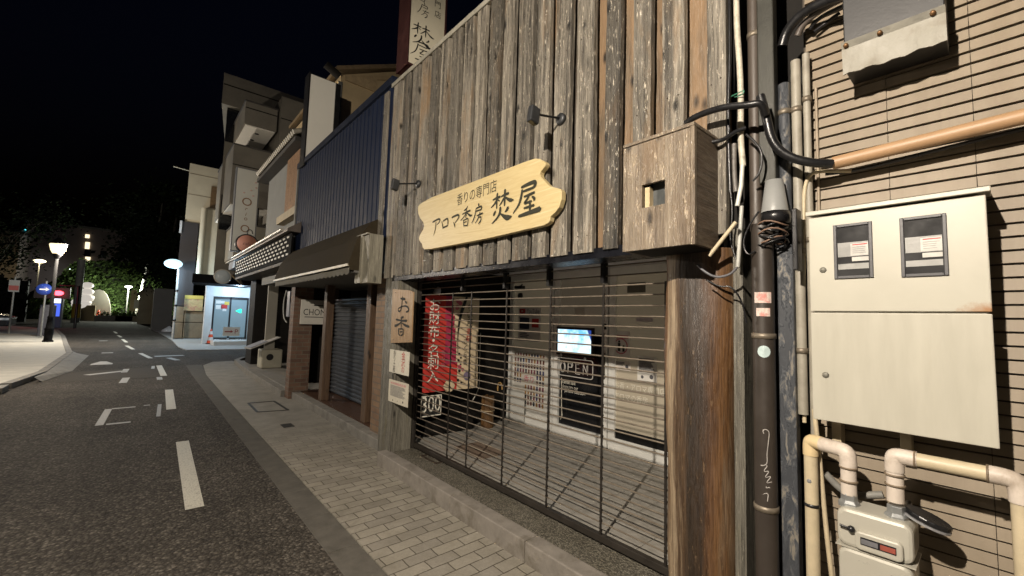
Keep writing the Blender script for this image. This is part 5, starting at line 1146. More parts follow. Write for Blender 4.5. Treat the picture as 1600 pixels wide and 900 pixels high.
# ground floor under it
lf = thing('alley_front', 'dark timber shop front with a pale pillar under the lattice eave', 'shop front', (3, 12, 0))
MB().box(2.75, 4.5, 9.76, 10.3, 0, 2.54).build('dark_panel', soot, lf)
m = MB()
for i in range(5): m.box(2.70, 2.75, 9.82+i*.11, 9.88+i*.11, .1, 2.5)
m.build('timber_batten', plain('dark_timber', (.045, .036, .028), .6), lf)
pa, pb = at('Y', 12.9, 415, 500), at('Y', 12.9, 433, 500)
MB().box(pa.x+.02, pb.x-.02, 12.9, 12.98, .1, 2.54).build('pale_pillar', plain('pale_pillar', (.30, .285, .24), .7, 0, .06, 3, .1), lf)
da, db = at('Y', 14.0, 396, 500), at('Y', 14.0, 416, 500)
MB().box(da.x, da.x+3, 14.0, 14.8, 0, 2.54).build('dark_side_wall', soot, lf)
MB().box(3.6, 4.5, 10.3, 14.0, 0, 2.54).build('dark_rear_wall', soot, lf)
m = MB().box(2.25, 4.5, 9.0, 15.2, 0, .12); m.build('plinth', concrete, lf, bev=.02)
m = MB(); kp = [(2.15, 9.0), (2.16, 11), (2.2, 13.5), (2.3, 15.5), (2.6, 16.3)]
for (a, b), (c_, d_) in zip(kp, kp[1:]): m.obox((a, b, .06), (c_, d_, .06), .14, .14)
m.build('kerb_stone', concrete, lf, bev=.01)
# odd pale box on the kerb
pb_ = thing('pale_box_stool', 'pale box with a round hole and a paper leaning on top', 'box', (2.55, 11.2, .12))
c = at('Z', .13, 412, 574); W = .30
m = MB(); m.box(c.x-.12, c.x+.38, c.y-.25, c.y+.25, .125, .62); m.build('body', plain('pale_box', (.40, .38, .30), .6, 0, .1), pb_, bev=.03)
MB().lathe((c.x+.08, c.y-.252, .42), [(0, 0), (.085, 0)], (0, -1, 0)).build('round_hole', ink('hole_black', (.005, .005, .005)), pb_)
MB().obox((c.x-.45, c.y-.2, .66), (c.x+.25, c.y-.1, .95), .5, .02, (0, 0, 1)).build('leaning_board', plain('pale_board', (.45, .44, .42), .6), pb_)
MB().obox((c.x-.45, c.y-.2, .685), (c.x-.05, c.y-.14, .852), .42, .006, (0, 0, 1)).build('paper', plain('grey_paper', (.25, .26, .30), .7), pb_)
# sidewalk covers
m = MB(); a = [at('Z', .012, *q) for q in ((388, 630), (428, 627), (450, 641), (402, 644))]
for p, q in zip(a, a[1:]+a[:1]): m.obox(p+Vector((0, 0, .004)), q+Vector((0, 0, .004)), .035, .006)
tag(m.build('drain_cover_frame', plain('dark_iron', (.035, .033, .03), .6, .4), loc=a[0]), 'rectangular iron cover frame let into the footway', 'drain cover')
c = at('Z', .012, 449, 665); m = MB().prism([(c.x-.07, c.y-.11, .0125), (c.x+.07, c.y-.11, .0125), (c.x+.07, c.y+.11, .0125), (c.x-.07, c.y+.11, .0125)], (0, 0, .004)); tag(m.build('valve_cover', plain('dark_iron', (.035, .033, .03), .6, .4), loc=c), 'small oblong iron valve cover in the footway before the porch', 'valve cover')

# ------------------------------------------------------------------ concrete building with balconies
cbd = thing('concrete_building', 'tall grey concrete building with deep balconies over a tiled store', 'building', (5, 25, 0))
conc = plain('raw_concrete', (.175, .16, .13), .85, 0, .18, 1.2, .2, dirt=(.11, .10, .085), dirt_at=(.5, .8))
concL = plain('pale_concrete', (.27, .25, .20), .8, 0, .12, 1.2, .15)
whit = plain('white_soffit', (.78, .75, .67), .7, 0, .05)
Y4 = 23.0
p = at('Y', Y4, 349, 117); xl_ = p.x
MB().prism([(xl_+.25, Y4, 3.3), (12, Y4, 3.3), (12, Y4+8, 3.3), (xl_+1.4, Y4+8, 3.3)], (0, 0, 7.7)).build('wall', conc, cbd)
MB().prism([(xl_, Y4-.3, 11.0), (12, Y4-.3, 11.0), (12, Y4+8, 11.0), (xl_+1.2, Y4+8, 11.0)], (0, 0, 1.45)).build('parapet', conc, cbd)
MB().box(xl_+.02, 12, Y4-.33, Y4-.305, 11.9, 11.94).build('parapet_groove', soot, cbd)
MB().box(xl_+.26, xl_+1.2, Y4-.01, Y4-.002, 9.4, 11.1).build('window', glass_dark, cbd)
for (x0, y0, x1, y1, z0, z1, soff) in ((2.58, 20.0, 3.75, 25.0, 9.28, 10.28, 1), (2.36, 20.6, 4.6, 25.5, 6.0, 8.55, 1), (2.6, 20.4, 4.6, 25.6, 3.75, 5.2, 0)):
    MB().box(x0, x1, y0, y1, z0+.05, z1).build('balcony', concL if z0 < 4 else conc, cbd)
    MB().box(x0+.05, x1-.05, y0+.05, y1-.05, z0, z0+.045).build('balcony_soffit', whit, cbd)
    MB().box(x0-.03, x1+.03, y0-.03, y1, z1, z1+.06).build('balcony_coping', plain('dark_coping', (.06, .055, .05), .7), cbd)
for z_, xa, xb, yy in ((10.0, 2.58, 3.75, 19.985), (7.7, 2.36, 4.6, 20.585), (4.6, 2.6, 4.6, 20.385), (9.9, 3.84, 7, 19.785)): MB().box(xa, xb, yy, yy+.012, z_, z_+.035).build('panel_joint', soot, cbd)
m = MB()
for i in range(4): m.lathe((3.15-.02*i, 20.7+i*.9, 9.272), [(0, 0), (.08, 0), (.08, .03)], (0, 0, 1), 12)
m.build('drain_hole', black, cbd)
MB().box(3.84, 7, 19.8, 23, 3.5, 10.88).build('stair_tower', conc, cbd)
MB().box(xl_+.3, xl_+.9, Y4-.03, Y4-.005, 5.3, 6.9).build('window', glass_dark, cbd)
MB().box(2.55, 3.4, 20.38, 20.42, 5.2, 6.0).build('dark_opening', soot, cbd)
# canopy, storefront
cp = [at('Y', 24.2, *q) for q in ((300, 428), (392, 425), (392, 448), (300, 445))]
ca, cb2 = at('Y', 22.7, 301, 427), at('Y', 22.7, 396, 447)
MB().prism([(ca.x, 22.7, cb2.z), (cb2.x, 22.7, cb2.z), (cb2.x, 25.1, cb2.z), (ca.x+.25, 25.1, cb2.z)], (0, 0, ca.z-cb2.z)).build('canopy', plain('black_canopy', (.009, .009, .010), .85, spec=.06), cbd)
MB().box(2.75, 3.9, 20.9, 22.5, 3.45, 3.75).build('canopy_soffit', plain('blue_grey_soffit', (.30, .34, .40), .5), cbd)
sf = thing('tiled_store_front', 'white tiled store front with double glass doors lit pale blue', 'shop front', (3.3, 25, 0))
tilew = plain('white_wall_tile', (.58, .60, .60), .35, 0, .06, 4, .05)
YS = 25.0
MB().box(2.22, 2.52, YS-.12, YS+.3, .0, 3.14).build('left_pillar', tilew, sf)
MB().box(4.02, 4.28, YS-.9, YS+.3, .0, 3.14).build('right_pillar', tilew, sf)
MB().box(2.52, 4.02, YS, YS+.2, 2.32, 3.14).build('upper_wall', tilew, sf)
MB().box(2.52, 4.3, YS-1.6, YS-.02, .03, .22).build('platform', tilew, sf)
m = MB(); frame(m, 0, 1, 0, 1, .1); m = MB()
for xx in (2.54, 3.22, 3.95): m.box(xx, xx+.07, YS+.02, YS+.1, .22, 2.3)
m.box(2.61, 3.95, YS+.02, YS+.1, 2.2, 2.3); m.box(2.61, 3.95, YS+.02, YS+.1, .22, .32); m.build('door_frame', black, sf)
bluep = glow('lit_frosted_glass', (.36, .52, .60), .14)
MB().box(2.61, 3.22, YS+.06, YS+.07, .32, 2.2).build('glass_door', bluep, sf); MB().box(3.29, 3.95, YS+.06, YS+.07, .32, 2.2).build('glass_door', bluep, sf)
m = MB()
for x, z_, r_, c_ in ((2.75, 2.05, .1, 0), (2.93, 2.05, .08, 0), (3.1, 2.0, .1, 1), (2.78, 1.8, .12, 0), (3.0, 1.83, .13, 2), (3.02, 1.68, .08, 0)): m.box(x-r_, x+r_, YS+.05, YS+.058, z_-r_*.8, z_+r_*.8, c_)
m.build('door_stickers', [ink('white_sticker', (.6, .6, .58)), ink('yellow_sticker', (.6, .45, .08)), RED], sf)
gsn = MB().prism([(3.48, YS+.04, 1.64), (3.68, YS+.04, 1.74), (3.68, YS+.04, 1.54)], (0, .01, 0)).box(3.66, 3.74, YS+.04, YS+.05, 1.54, 1.74)
tag(gsn.build('green_light_sign', glow('green_light', (.02, .9, .45), 1.3), loc=(3.6, YS, 1.6)), 'small glowing green sign behind the right glass door of the tiled store', 'light sign')
ps = thing('vertical_banner_board', 'narrow upright reddish notice board on the right pillar of the tiled store', 'notice board', (4.1, 24, .7))
MB().box(4.03, 4.27, YS-.95, YS-.905, .75, 2.2).build('board', plain('pinkish_board', (.40, .32, .27), .6), ps)
m = MB()
for z_ in (2.05, 1.9, 1.75): m.box(4.08, 4.22, YS-.958, YS-.952, z_-.05, z_+.05)
m.build('print', RED, ps)
dl_ = thing('canopy_downlight', 'small lit downlight under the eave by the dark alley wall', 'lamp', (4.1, 23.2, 2.9))
c = at('Y', 22.6, 402, 450)
MB().lathe(c+Vector((0, 0, .02)), [(0, .1), (.1, .1), (.12, 0)], seg=12).build('housing', black, dl_)
MB().sphere(c, .06, 10).build('bulb', glow('cool_bulb', (.8, .92, 1.), 6), dl_)
lamp('cool_light', (3.35, 23.4, 2.75), 120, (.55, .78, 1.0), .08, dl_)
# convex mirror
cm_ = thing('convex_mirror', 'round convex traffic mirror hanging under the store canopy', 'mirror', (2.9, 22, 3))
c = at('Y', 21.5, 348, 432)
MB().lathe(c, [(0, -.07), (.15, -.055), (.25, -.015), (.275, .015)], (0, 1, 0), 24).build('mirror_face', plain('mirror_reflection_tint', (.48, .54, .57), .12, .0, .02, 4, 0), cm_)  # the reflected pale street is put into the base colour
MB().lathe(c, [(.275, .0), (.305, -.02), (.315, .03), (.24, .07), (0, .08)], (0, 1, 0), 24).build('rim', plain('mirror_rim', (.45, .42, .36), .5), cm_)
MB().tube([c+Vector((.3, .05, .1)), c+Vector((.75, .1, -.3)), c+Vector((.75, 1.4, .2))], .035, 8).build('arm', plain('tan_arm', (.25, .2, .12), .5), cm_)
# cones
oc = plain('orange_cone', (.62, .07, .02), .45); wc = ink('white_band', (.6, .6, .58))
def cone(label, x, y, rot=0):
    t = thing('traffic_cone', label, 'cone', (x, y, .03), 'traffic cones before the tiled store')
    b_ = Vector((x, y, .03))
    MB().box(x-.19, x+.19, y-.19, y+.19, .032, .06).build('base', black, t, bev=.01)
    MB().lathe(b_+Vector((0, 0, .03)), [(.15, 0), (.13, .13)], seg=18).lathe(b_+Vector((0, 0, .03)), [(.105, .28), (.085, .42)], seg=18).lathe(b_+Vector((0, 0, .03)), [(.06, .57), (.035, .68), (0, .69)], seg=18).build('cone', oc, t)
    MB().lathe(b_+Vector((0, 0, .03)), [(.131, .13), (.106, .28)], seg=18).lathe(b_+Vector((0, 0, .03)), [(.086, .42), (.061, .57)], seg=18).build('white_band', wc, t)
c = at('Z', .03, 328, 537); cone('orange traffic cone with white bands, the nearer of the pair by the barrier', c.x, c.y)
c = at('Z', .03, 323, 532); cone('orange traffic cone standing half behind the nearer cone', c.x-.05, c.y)
br_ = thing('pipe_barrier', 'low steel pipe barrier on the store platform', 'barrier', (3.4, 24, .22))
c = [at('Y', 23.6, *q) for q in ((347, 506), (377, 505), (385, 530), (346, 530))]
MB().tube([(c[0].x-.3, 23.6, .25), (c[0].x-.3, 23.6, .25), (c[0].x-.3, 23.6, .95), (c[0].x-.25, 23.6, 1.0), (c[1].x+.1, 23.6, 1.0), (c[1].x+.2, 23.6, .93), (c[1].x+.2, 23.6, .25)], .025, 8).tube([(c[0].x-.3, 23.6, .3), (c[1].x+.2, 23.6, .3)], .022, 8).build('pipe_frame', plain('chrome_pipe', (.6, .6, .6), .25, .8), br_)
as_ = thing('arrow_sign', 'white board with a red arrow hanging on the pipe barrier', 'sign', (3.3, 23.5, .45))
a, b = at('Y', 23.52, 349, 511), at('Y', 23.52, 374, 525)
MB().box(a.x, b.x, 23.52, 23.55, b.z, a.z).build('board', ink('arrow_board', (.55, .52, .46)), as_)
zc = (a.z+b.z)/2; w_ = b.x-a.x
MB().box(a.x+w_*.1, a.x+w_*.45, 23.515, 23.519, zc-.025, zc+.025).prism([(a.x+w_*.45, 23.515, zc+.07), (a.x+w_*.6, 23.515, zc), (a.x+w_*.45, 23.515, zc-.07)], (0, .004, 0)).build('arrow', ink('dark_red', (.25, .03, .03)), as_)
MB().text('P', Vector((a.x+w_*.8, 23.517, zc)), SU, FV, .3).build('lettering', ink('dark_red', (.25, .03, .03)), as_)
# vertical blade sign
vs_ = thing('cafe_blade_sign', 'tall pale vertical blade sign with brown script and pink petals', 'sign', (2.0, 14, 3.3))
q = [at('Y', 14, *k_) for k_ in ((370, 260), (404, 268), (396, 392), (363, 390))]
VX0, VX1, VZ0, VZ1 = 1.74, 2.27, 3.33, 5.68
MB().box(VX0, VX1, 14.0, 14.004, VZ0, VZ1).build('face', plain('pale_grey_panel', (.36, .37, .35), .4, 0, .05, 2, 0), vs_)
MB().box(VX0-.03, VX1+.03, 14.006, 14.2, VZ0-.03, VZ1+.03).build('frame', plain('grey_sign_frame', (.10, .105, .115), .5), vs_)
m = MB()
BRN = ink('brown_script', (.14, .07, .03))
zc = 4.75
for ch, dz, s_ in (('O', 0, .33), ('r', -.22, .16), ('i', -.36, .16), ('o', -.5, .17), ('O', -.78, .30), ('r', -.98, .15), ('i', -1.1, .15), ('o', -1.2, .15)):
    MB().text(ch, Vector((2.02, 13.998, zc+dz)), Vector((.8, 0, -.25)), Vector((.25, 0, .8)), s_).build('letter', BRN, vs_)
m = MB()
for x, z_ in ((1.93, 5.0), (2.1, 5.1), (2.16, 4.95), (2.22, 5.2), (2.2, 5.35)): m.sphere((x, 13.997, z_), .03, 8, 0, (1, .05, .8))
m.build('petals', ink('petal_pink', (.36, .26, .24)), vs_)
ov = thing('oval_sign', 'pink oval sign with dark rim at the foot of the blade sign', 'sign', (2.1, 13.9, 3.4))
c = at('Y', 13.7, 386, 381); MB().lathe(c, [(0, -.012), (.24, -.012), (.245, 0), (0, 0)], (0, -1, 0) if False else (0, 1, 0), 24).build('face', plain('pink_face', (.36, .17, .13), .5, 0, .05), ov)
MB().lathe(c+Vector((0, .004, 0)), [(.245, -.01), (.275, -.02), (.28, .1), (0, .1)], (0, 1, 0), 24).build('rim', black, ov)
m = MB().text('cafe', c+Vector((0, -.016, 0)), SU, FV, .13); m.build('lettering', ink('dark_rose', (.16, .06, .05)), ov)
MB().tube([c+Vector((0, .05, .27)), c+Vector((-.02, .05, .4)), c+Vector((.1, .05, .42)), c+Vector((.12, .05, .3))], .012, 8, smooth_path=1).build('hanger', black, ov)

# white tower beyond
wt = thing('white_tower_building', 'pale narrow tower building with dark slate strip and stone base', 'building', (2, 31, 0))
def slab(x0, x1, y0, y1, z0, z1): return MB().prism([(x0, y0, z0), (x1, y0, z0), (x1, y1, z0), (x0+(y1-y0)*.08, y1, z0)], (0, 0, z1-z0))
slab(1.42, 2.9, 30, 38, 6.6, 10.0).build('upper_wall', plain('cream_render', (.40, .36, .27), .75, 0, .08, 1.5, .1), wt)
slab(1.28, 2.05, 29.9, 38, 1.85, 6.59).build('slate_strip', plain('dark_slate', (.024, .022, .025), .6, 0, .15, 2, .1), wt)
slab(2.08, 2.9, 29.4, 29.98, 3.2, 7.4).build('lower_wall', plain('cream_render', (.40, .36, .27), .75, 0, .08, 1.5, .1), wt)
MB().tube([(2.2, 29.3, 3.2), (2.2, 29.3, 7.4)], .14, 10).build('corner_column', plain('cream_render', (.40, .36, .27), .75, 0, .08, 1.5, .1), wt)
m = MB()
for i, (a, b) in enumerate(((1.35, 1.72), (1.75, 2.62))):
    for j in range(2): m.box(a, b, 29.6, 30.2, .05+j*.88, .05+j*.88+.86)
m.build('stone_base', plain('tan_stone', (.17, .14, .095), .8, 0, .25, 3, .4), wt, bev=.03)
for z_ in (8.2, 9.4): MB().box(1.45, 2.88, 29.985, 29.998, z_, z_+.03).build('panel_joint', plain('darker_joint', (.16, .14, .10), .8), wt)  # joints drawn as thin darker strips
MB().box(2.5, 2.8, 29.95, 29.99, 7.6, 8.9).build('window', plain('brown_window', (.12, .075, .035), .5), wt)
MB().tube([(1.42, 30, 9.55), (.7, 30, 9.62)], .03, 6).build('roof_bracket', plain('pale_bar', (.42, .38, .29), .4, .3), wt)
MB().box(1.2, 1.3, 29.8, 29.86, 5.9, 6.6).build('side_sign', plain('pale_side_sign', (.4, .42, .45), .5), wt)
mp = thing('wall_map_board', 'yellowish framed picture board on the stone base of the pale tower', 'board', (2.2, 29.5, 1.9))
a, b = at('Y', 29.5, 289, 461), at('Y', 29.5, 316, 486)
MB().box(a.x, b.x, 29.5, 29.56, b.z, a.z).build('board', plain('yellow_picture', (.36, .28, .14), .6, 0, .35, 5, 0, dirt=(.30, .15, .10), dirt_at=(.5, .6)), mp)
MB().box(a.x, b.x, 29.48, 29.495, a.z-.2, a.z).build('heading', ink('yellow_heading', (.42, .32, .07)), mp)
wpk = at('Z', .03, 264, 518); m = MB().lathe(wpk, [(.45, 0), (.4, .12), (.15, .3), (.05, .38), (0, .4)], seg=14); tag(m.build('white_bag', plain('white_plastic', (.5, .52, .55), .5, 0, .1, 8, .5), loc=wpk), 'small white bag lying on the footway by the stone base', 'bag')

# ------------------------------------------------------------------ street lamps
def lantern(name, label, base, h, arm=0, glass=True, power=300, bulb=True, col=WARM, rad=.035):
    t = thing(name, label, 'street lamp', base, None); b_ = Vector(base)
    top = b_+Vector((arm, 0, h))
    MB().lathe(b_, [(.17, 0), (.17, .05), (.13, .1), (.13, .5), (.15, .54), (.11, .6), (.085, 1.0), (.1, 1.04), (.06, 1.1), (.055, h-.35-(.0 if arm == 0 else -.25)), (.0, h-.35-(.0 if arm == 0 else -.25))], seg=16).build('post', plain('matt_black_post', (.007, .007, .007), .85, 0, .2, 20, .1, spec=.08), t)
    if arm: MB().tube([b_+Vector((0, 0, h+.0)), b_+Vector((arm*.3, 0, h+.28)), b_+Vector((arm*.8, 0, h+.36)), top+Vector((0, 0, .26))], .022, 8, smooth_path=2).build('arm', black, t)
    if glass:
        MB().lathe(top, [(0.15, -.20), (.22, -.05), (.27, .17), (.26, .21), (0, .21)], seg=8, smooth=False).lathe(top, [(.0, -.20), (.15, -.20)], seg=8).build('glass', glow('lantern_glass', (1., .80, .46), 1.15), t)
        MB().lathe(top, [(0, .212), (.29, .215), (.30, .24), (.12, .42), (.05, .5), (0, .51)], seg=8, smooth=False).build('cap', black, t)
        MB().lathe(top, [(.06, -.42), (.15, -.26), (.17, -.205), (0, -.205)], seg=8).build('collar', black, t)
        lamp('lantern_light', top+Vector((.36, -.1, -.1)), power, col, .15, t)
    else:
        MB().lathe(top, [(.045, .06), (.26, .10), (.24, .13), (.07, .24), (0, .25)], seg=16).build('cap', black, t)
        MB().sphere(top+Vector((0, 0, .05)), .03, 12).build('bulb', glow('bulb_glass', (1., .8, .5), 40), t)
        lamp('lantern_light', top, power, col, rad, t)
    return t
# the lamp that lights the shop front, just behind the viewer's shoulder
lantern('street_lamp', 'black street lamp with a curved arm over the road', (-2.25, .48, .1), KEY_POS.z-.1, KEY_POS.x+2.25, False, KEY_POWER)
lantern('street_lamp', 'black street lamp with bright lantern at the left kerb', (-2.93, 26.3, .1), 3.95, 0, True, 700)
lantern('street_lamp', 'black street lamp on the left pavement beside the broken line', (-3.2, 12.6, .1), 3.95, 0, True, 480)

# globe lamp
gl_ = thing('globe_lamp', 'street lamp with a blue white oval globe before the dark slate strip', 'street lamp', (1.28, 29, 0))
c = at('Y', 29, 271, 412); MB().sphere(c, .40, 18, 0, (1, 1, .62)).build('globe', glow('blue_white_globe', (.55, .86, 1.), .85), gl_)
MB().tube([(c.x+.25, 29.15, 0), (c.x+.25, 29.15, c.z-.25), (c.x, 29, c.z-.2)], .06, 8).build('pole', plain('pale_pole', (.3, .3, .29), .5), gl_)
m = MB()
for z_ in (1.0, 1.8, 2.6): m.lathe((c.x+.25, 29.15, z_), [(.062, 0), (.075, 0), (.075, .10), (.062, .10)], seg=10)
m.build('pole_band', black, gl_)
lamp('globe_light', c+Vector((-.3, -.6, -.5)), 260, (.55, .80, 1.0), .3, gl_)

# ------------------------------------------------------------------ far end of the street
def tower(name, label, x0, x1, y0, d, z1, mat, wins=None):
    t = thing(name, label, 'building', ((x0+x1)/2, y0, 0)); MB().box(x0, x1, y0, y0+d, 0, z1).build('wall', mat, t); return t
dimb = plain('dim_facade', (.22, .18, .16), .8, 0, .15, .4, .1)
t = tower('dark_gate_wall', 'x', .55, 1.7, 42, 3, 3.2, plain('grey_block_wall', (.07, .065, .06), .85, 0, .2, 1.2, .3)); tag(t, 'dark grey block wall ending at the bend beside the globe lamp', 'wall')
t = tower('far_building', 'x', -15.5, 1, 105, 10, 15.5, dimb); tag(t, 'dim brown building standing far behind the ivy bank', 'building')
a = at('Y', 104.8, 137, 360)
m = MB()
for y0, y1 in ((366, 372), (378, 389), (401, 419)):
    p, q_ = at('Y', 104.8, 133.5, y0), at('Y', 104.8, 139.5, y1)
    MB().box(p.x, q_.x, 104.8, 104.95, q_.z, p.z).build('lit_stair_window', glow('lit_window', (1., .85, .55), .9), t)
for i in range(5): MB().box(-8.5+i*2.0, -7.7+i*2.0, 104.9, 104.97, 10.5, 11.8).build('window', glass_dark, t)
MB().box(-15.7, 1.2, 104.6, 115, 15.4, 15.8).build('roof_edge', conc, t)
t = tower('low_far_building', 'x', -40, -14.5, 95, 8, 12, plain('dim_tan_facade', (.26, .21, .16), .8, 0, .15, .4, .1)); tag(t, 'dim tan building behind the bright lantern at the left', 'building')
for i in range(6): MB().box(-38+i*4, -35.6+i*4, 94.85, 94.98, 1.0, 6).build('window', glass_dark, t)
MB().box(-40.2, -14.3, 94.6, 103, 11.9, 12.4).build('roof_edge', conc, t)
ns = MB()
for x0, x1, y0, y1 in ((38, 53, 358, 361), (61, 70, 358, 363)):
    p, q_ = at('Y', 110, x0, y0), at('Y', 110, x1, y1); ns.box(p.x, q_.x, 110, 110.3, q_.z, p.z)
p = at('Y', 110, 55, 362)
t = thing('rooftop_neon', 'turquoise neon strip sign far off above the trees', 'sign', p); ns.build('neon_tube', glow('turquoise_neon', (.1, .75, .9), 1.3), t)
MB().box(p.x-2.5, p.x+2.5, 110.4, 110.7, 0.5, p.z+.1).build('support', plain('dim_steel', (.05, .05, .05), .6), t)
# far lamps
def far_lamp(label, px, py, Y, col, s, power, r=.3):
    c = at('Y', Y, px, py); t = thing('far_street_lamp', label, 'street lamp', (c.x, Y, 0))
    MB().sphere(c, r, 14, 0, (1.3, 1, .5)).build('globe', glow('far_globe_%d' % px, col, s), t)
    MB().tube([(c.x, Y+.1, 0), (c.x, Y+.1, c.z-.1)], .07, 8).build('pole', plain('grey_far_pole', (.15, .15, .14), .5), t)
    if power: lamp('lamp_light', c+Vector((0, -.8, -.4)), power, col, .2, t)
far_lamp('white street lamp in front of the ivy bank', 201, 448, 74.5, (.95, 1., .85), 2.0, 1500)
far_lamp('cold white street lamp beside the pale concrete block', 115, 420, 96, (.85, .93, 1.), 3, 260, .5)
far_lamp('small yellowish street lamp left of the bright lantern', 62, 408, 88, (1., .85, .55), 2.5, 260, .5)
# ivy bank
def leafmat(name, c, v=.4):
    m, n, l, b = nt(name); geo = n.new('ShaderNodeNewGeometry')
    l.new(ramp(n, l, geo.outputs['Random Per Island'], [(0., mulc(c, 1-v)), (1., mulc(c, 1+v))]), b.inputs['Base Color']); b.inputs['Roughness'].default_value = .9; b.inputs['Specular IOR Level'].default_value = .05; return m
ivy = leafmat('ivy_leaves', (.060, .095, .028), .5); darkleaf = leafmat('dark_leaves', (.009, .013, .006), .5)
def leaf(mb, p, s, rnd=random):
    a = Vector((rnd.gauss(0, 1), rnd.gauss(0, 1), rnd.gauss(0, 1))).normalized(); b = a.orthogonal().normalized(); c = a.cross(b)
    mb.add([p+b*s, p+c*s*.6, p-b*s, p-c*s*.6], [(0, 1, 2, 3)])
iv = MB(); bankY = 78
def bank_top(x): return 8.2-max(0, (-7.0-x))*1.6
for i in range(15000):
    x = random.uniform(-12.5, 4); zt_b = max(1.2, bank_top(x)); z = random.uniform(0, 1)**.9*zt_b
    y_ = bankY+z*.55+random.gauss(0, .5)+1.0*math.sin(x*.9+z*.8)
    leaf(iv, Vector((x, y_, z)), random.uniform(.10, .30))
ib = thing('ivy_bank', 'tall bank of green ivy lit by the white lamp at the end of the street', 'hedge', (-4, bankY, 0))
iv.build('foliage', ivy, ib, recalc=False)
m = MB(); m.add([(-13, bankY+1, 0), (5, bankY+1, 0), (5, bankY+5, 8), (-6, bankY+5, 8), (-13, bankY+2, 1.5)], [(0, 1, 2, 3, 4)]); m.build('bank', plain('dark_bank', (.018, .022, .012), .9), ib)
# curved white wall
p0, p1 = at('Y', 74, 139, 500), at('Y', 74, 172, 500)
rw_ = thing('curved_wall', 'pale curved retaining wall end at the foot of the ivy bank', 'wall', (p0.x, 74, 0))
pts = [(p0.x, 74, -.05), (p1.x, 74, -.05)]+[(p0.x+(p1.x-p0.x)*(.35+.65*math.cos(R(a))), 74, 3.6*math.sin(R(a))+.3) for a in range(5, 91, 17)]+[(p0.x, 74, 3.7)]
MB().prism(pts, (0, 1.2, 0)).build('wall', plain('pale_wall', (.30, .28, .23), .8, 0, .08, .8, .1), rw_)
c = at('Z', 0, 154, 499); c.y = 73; c.x = at('Y', 73, 154, 490).x
t = thing('far_traffic_cone', 'small orange cone before the pale curved wall', 'cone', (c.x, 73, 0)); MB().lathe((c.x, 73, .0), [(.45, 0), (.45, .06), (.32, .07), (.1, 1.3), (0, 1.32)], seg=14).build('cone', oc, t)
# stacked white lanterns
ml = thing('lit_lantern_stack', 'leaning stack of glowing white paper lanterns by the pale curved wall', 'lanterns', at('Y', 71, 130, 497))
m = MB()
for px, py, r_ in ((137, 446, .55), (136, 456, .62), (133, 466, .8), (131, 473, .7), (125, 476, .75), (122, 472, .6), (139, 465, .5)): m.sphere(at('Y', 71, px, py), r_, 12, 0, (1, 1, .72))
m.build('lantern', glow('white_lantern', (1., .92, .82), .30), ml)
p = at('Y', 71, 130, 490); MB().box(p.x-.8, p.x+1, 70.6, 71.4, 0, p.z+1).build('stand', plain('tan_stand', (.25, .19, .1), .7), ml)
# striped pole, white utility poles
t = thing('striped_bollard_pole', 'pale pole with yellow and black foot at the far crossing', 'pole', at('Y', 62, 118, 505))
p = at('Y', 62, 118, 495); MB().tube([(p.x, 62, 0.2), (p.x, 62, 6.5)], .3, 12).build('pole', plain('pale_pole_far', (.4, .39, .35), .6), t)
MB().lathe((p.x, 62, 0), [(.34, 0), (.34, .5)], seg=12).build('foot', concrete, t); MB().lathe((p.x, 62, .5), [(.34, 0), (.34, 1.4)], seg=12).build('yellow_band', ink('yellow_band', (.5, .32, .03)), t)
p = at('Y', 74, 213, 490); t = thing('utility_pole', 'pale leaning utility pole in front of the ivy bank', 'pole', (p.x, 74, 0))
MB().tube([(p.x, 74, 0), (p.x+.9, 74, 9.5)], [.28, .2], 10).build('pole', plain('pale_pole_far', (.4, .39, .35), .6), t)
p = at('Y', 73, 207, 490); t = thing('notice_post', 'cream post with a white plate left of the leaning utility pole', 'post', (p.x, 73, 0)); MB().box(p.x-.35, p.x+.25, 72.8, 73.2, 0, 4).build('post', plain('cream_post', (.45, .38, .22), .7), t)
MB().box(p.x+.05, p.x+.7, 72.7, 72.78, 1.6, 2.8).build('plate', ink('white_plate', (.55, .55, .52)), t)
for i, (px, lab) in enumerate(((228, 'pale stone gate pillar with a cap at the right end of the ivy bank'),)):
    p = at('Y', 60, px, 500); t = thing('gate_pillar', lab, 'pillar', (p.x, 60, 0)); MB().box(p.x-.7, p.x+.7, 60, 61.2, 0, 3.0).build('shaft', plain('pale_stone', (.34, .30, .2), .8, 0, .2, 1, .2), t)
    MB().lathe((p.x, 60.6, 3.0), [(.95, 0), (.95, .25), (.3, .9), (.12, 1.3), (0, 1.35)], seg=10).build('cap', plain('pale_stone', (.34, .30, .2), .8, 0, .2, 1, .2), t)
for i, (px, w_, lab) in enumerate(((178, 1.7, 'low dark planter at the foot of the ivy bank'), (202, 1.3, 'low pale planter below the white street lamp'))):
    p = at('Y', 70, px, 500); t = thing('planter', lab, 'planter', (p.x, 70, 0)); MB().box(p.x-w_, p.x+w_, 69.6, 70.4, 0, .7).build('trough', concrete if i == 0 else plain('pale_stone', (.34, .30, .2), .8), t, bev=.05)
    m = MB(); 
    for k_ in range(160): leaf(m, Vector((p.x+random.uniform(-w_, w_)*.9, 70+random.uniform(-.3, .3), .7+abs(random.gauss(0, .25)))), .16)
    m.build('plant', ivy, t, recalc=False)
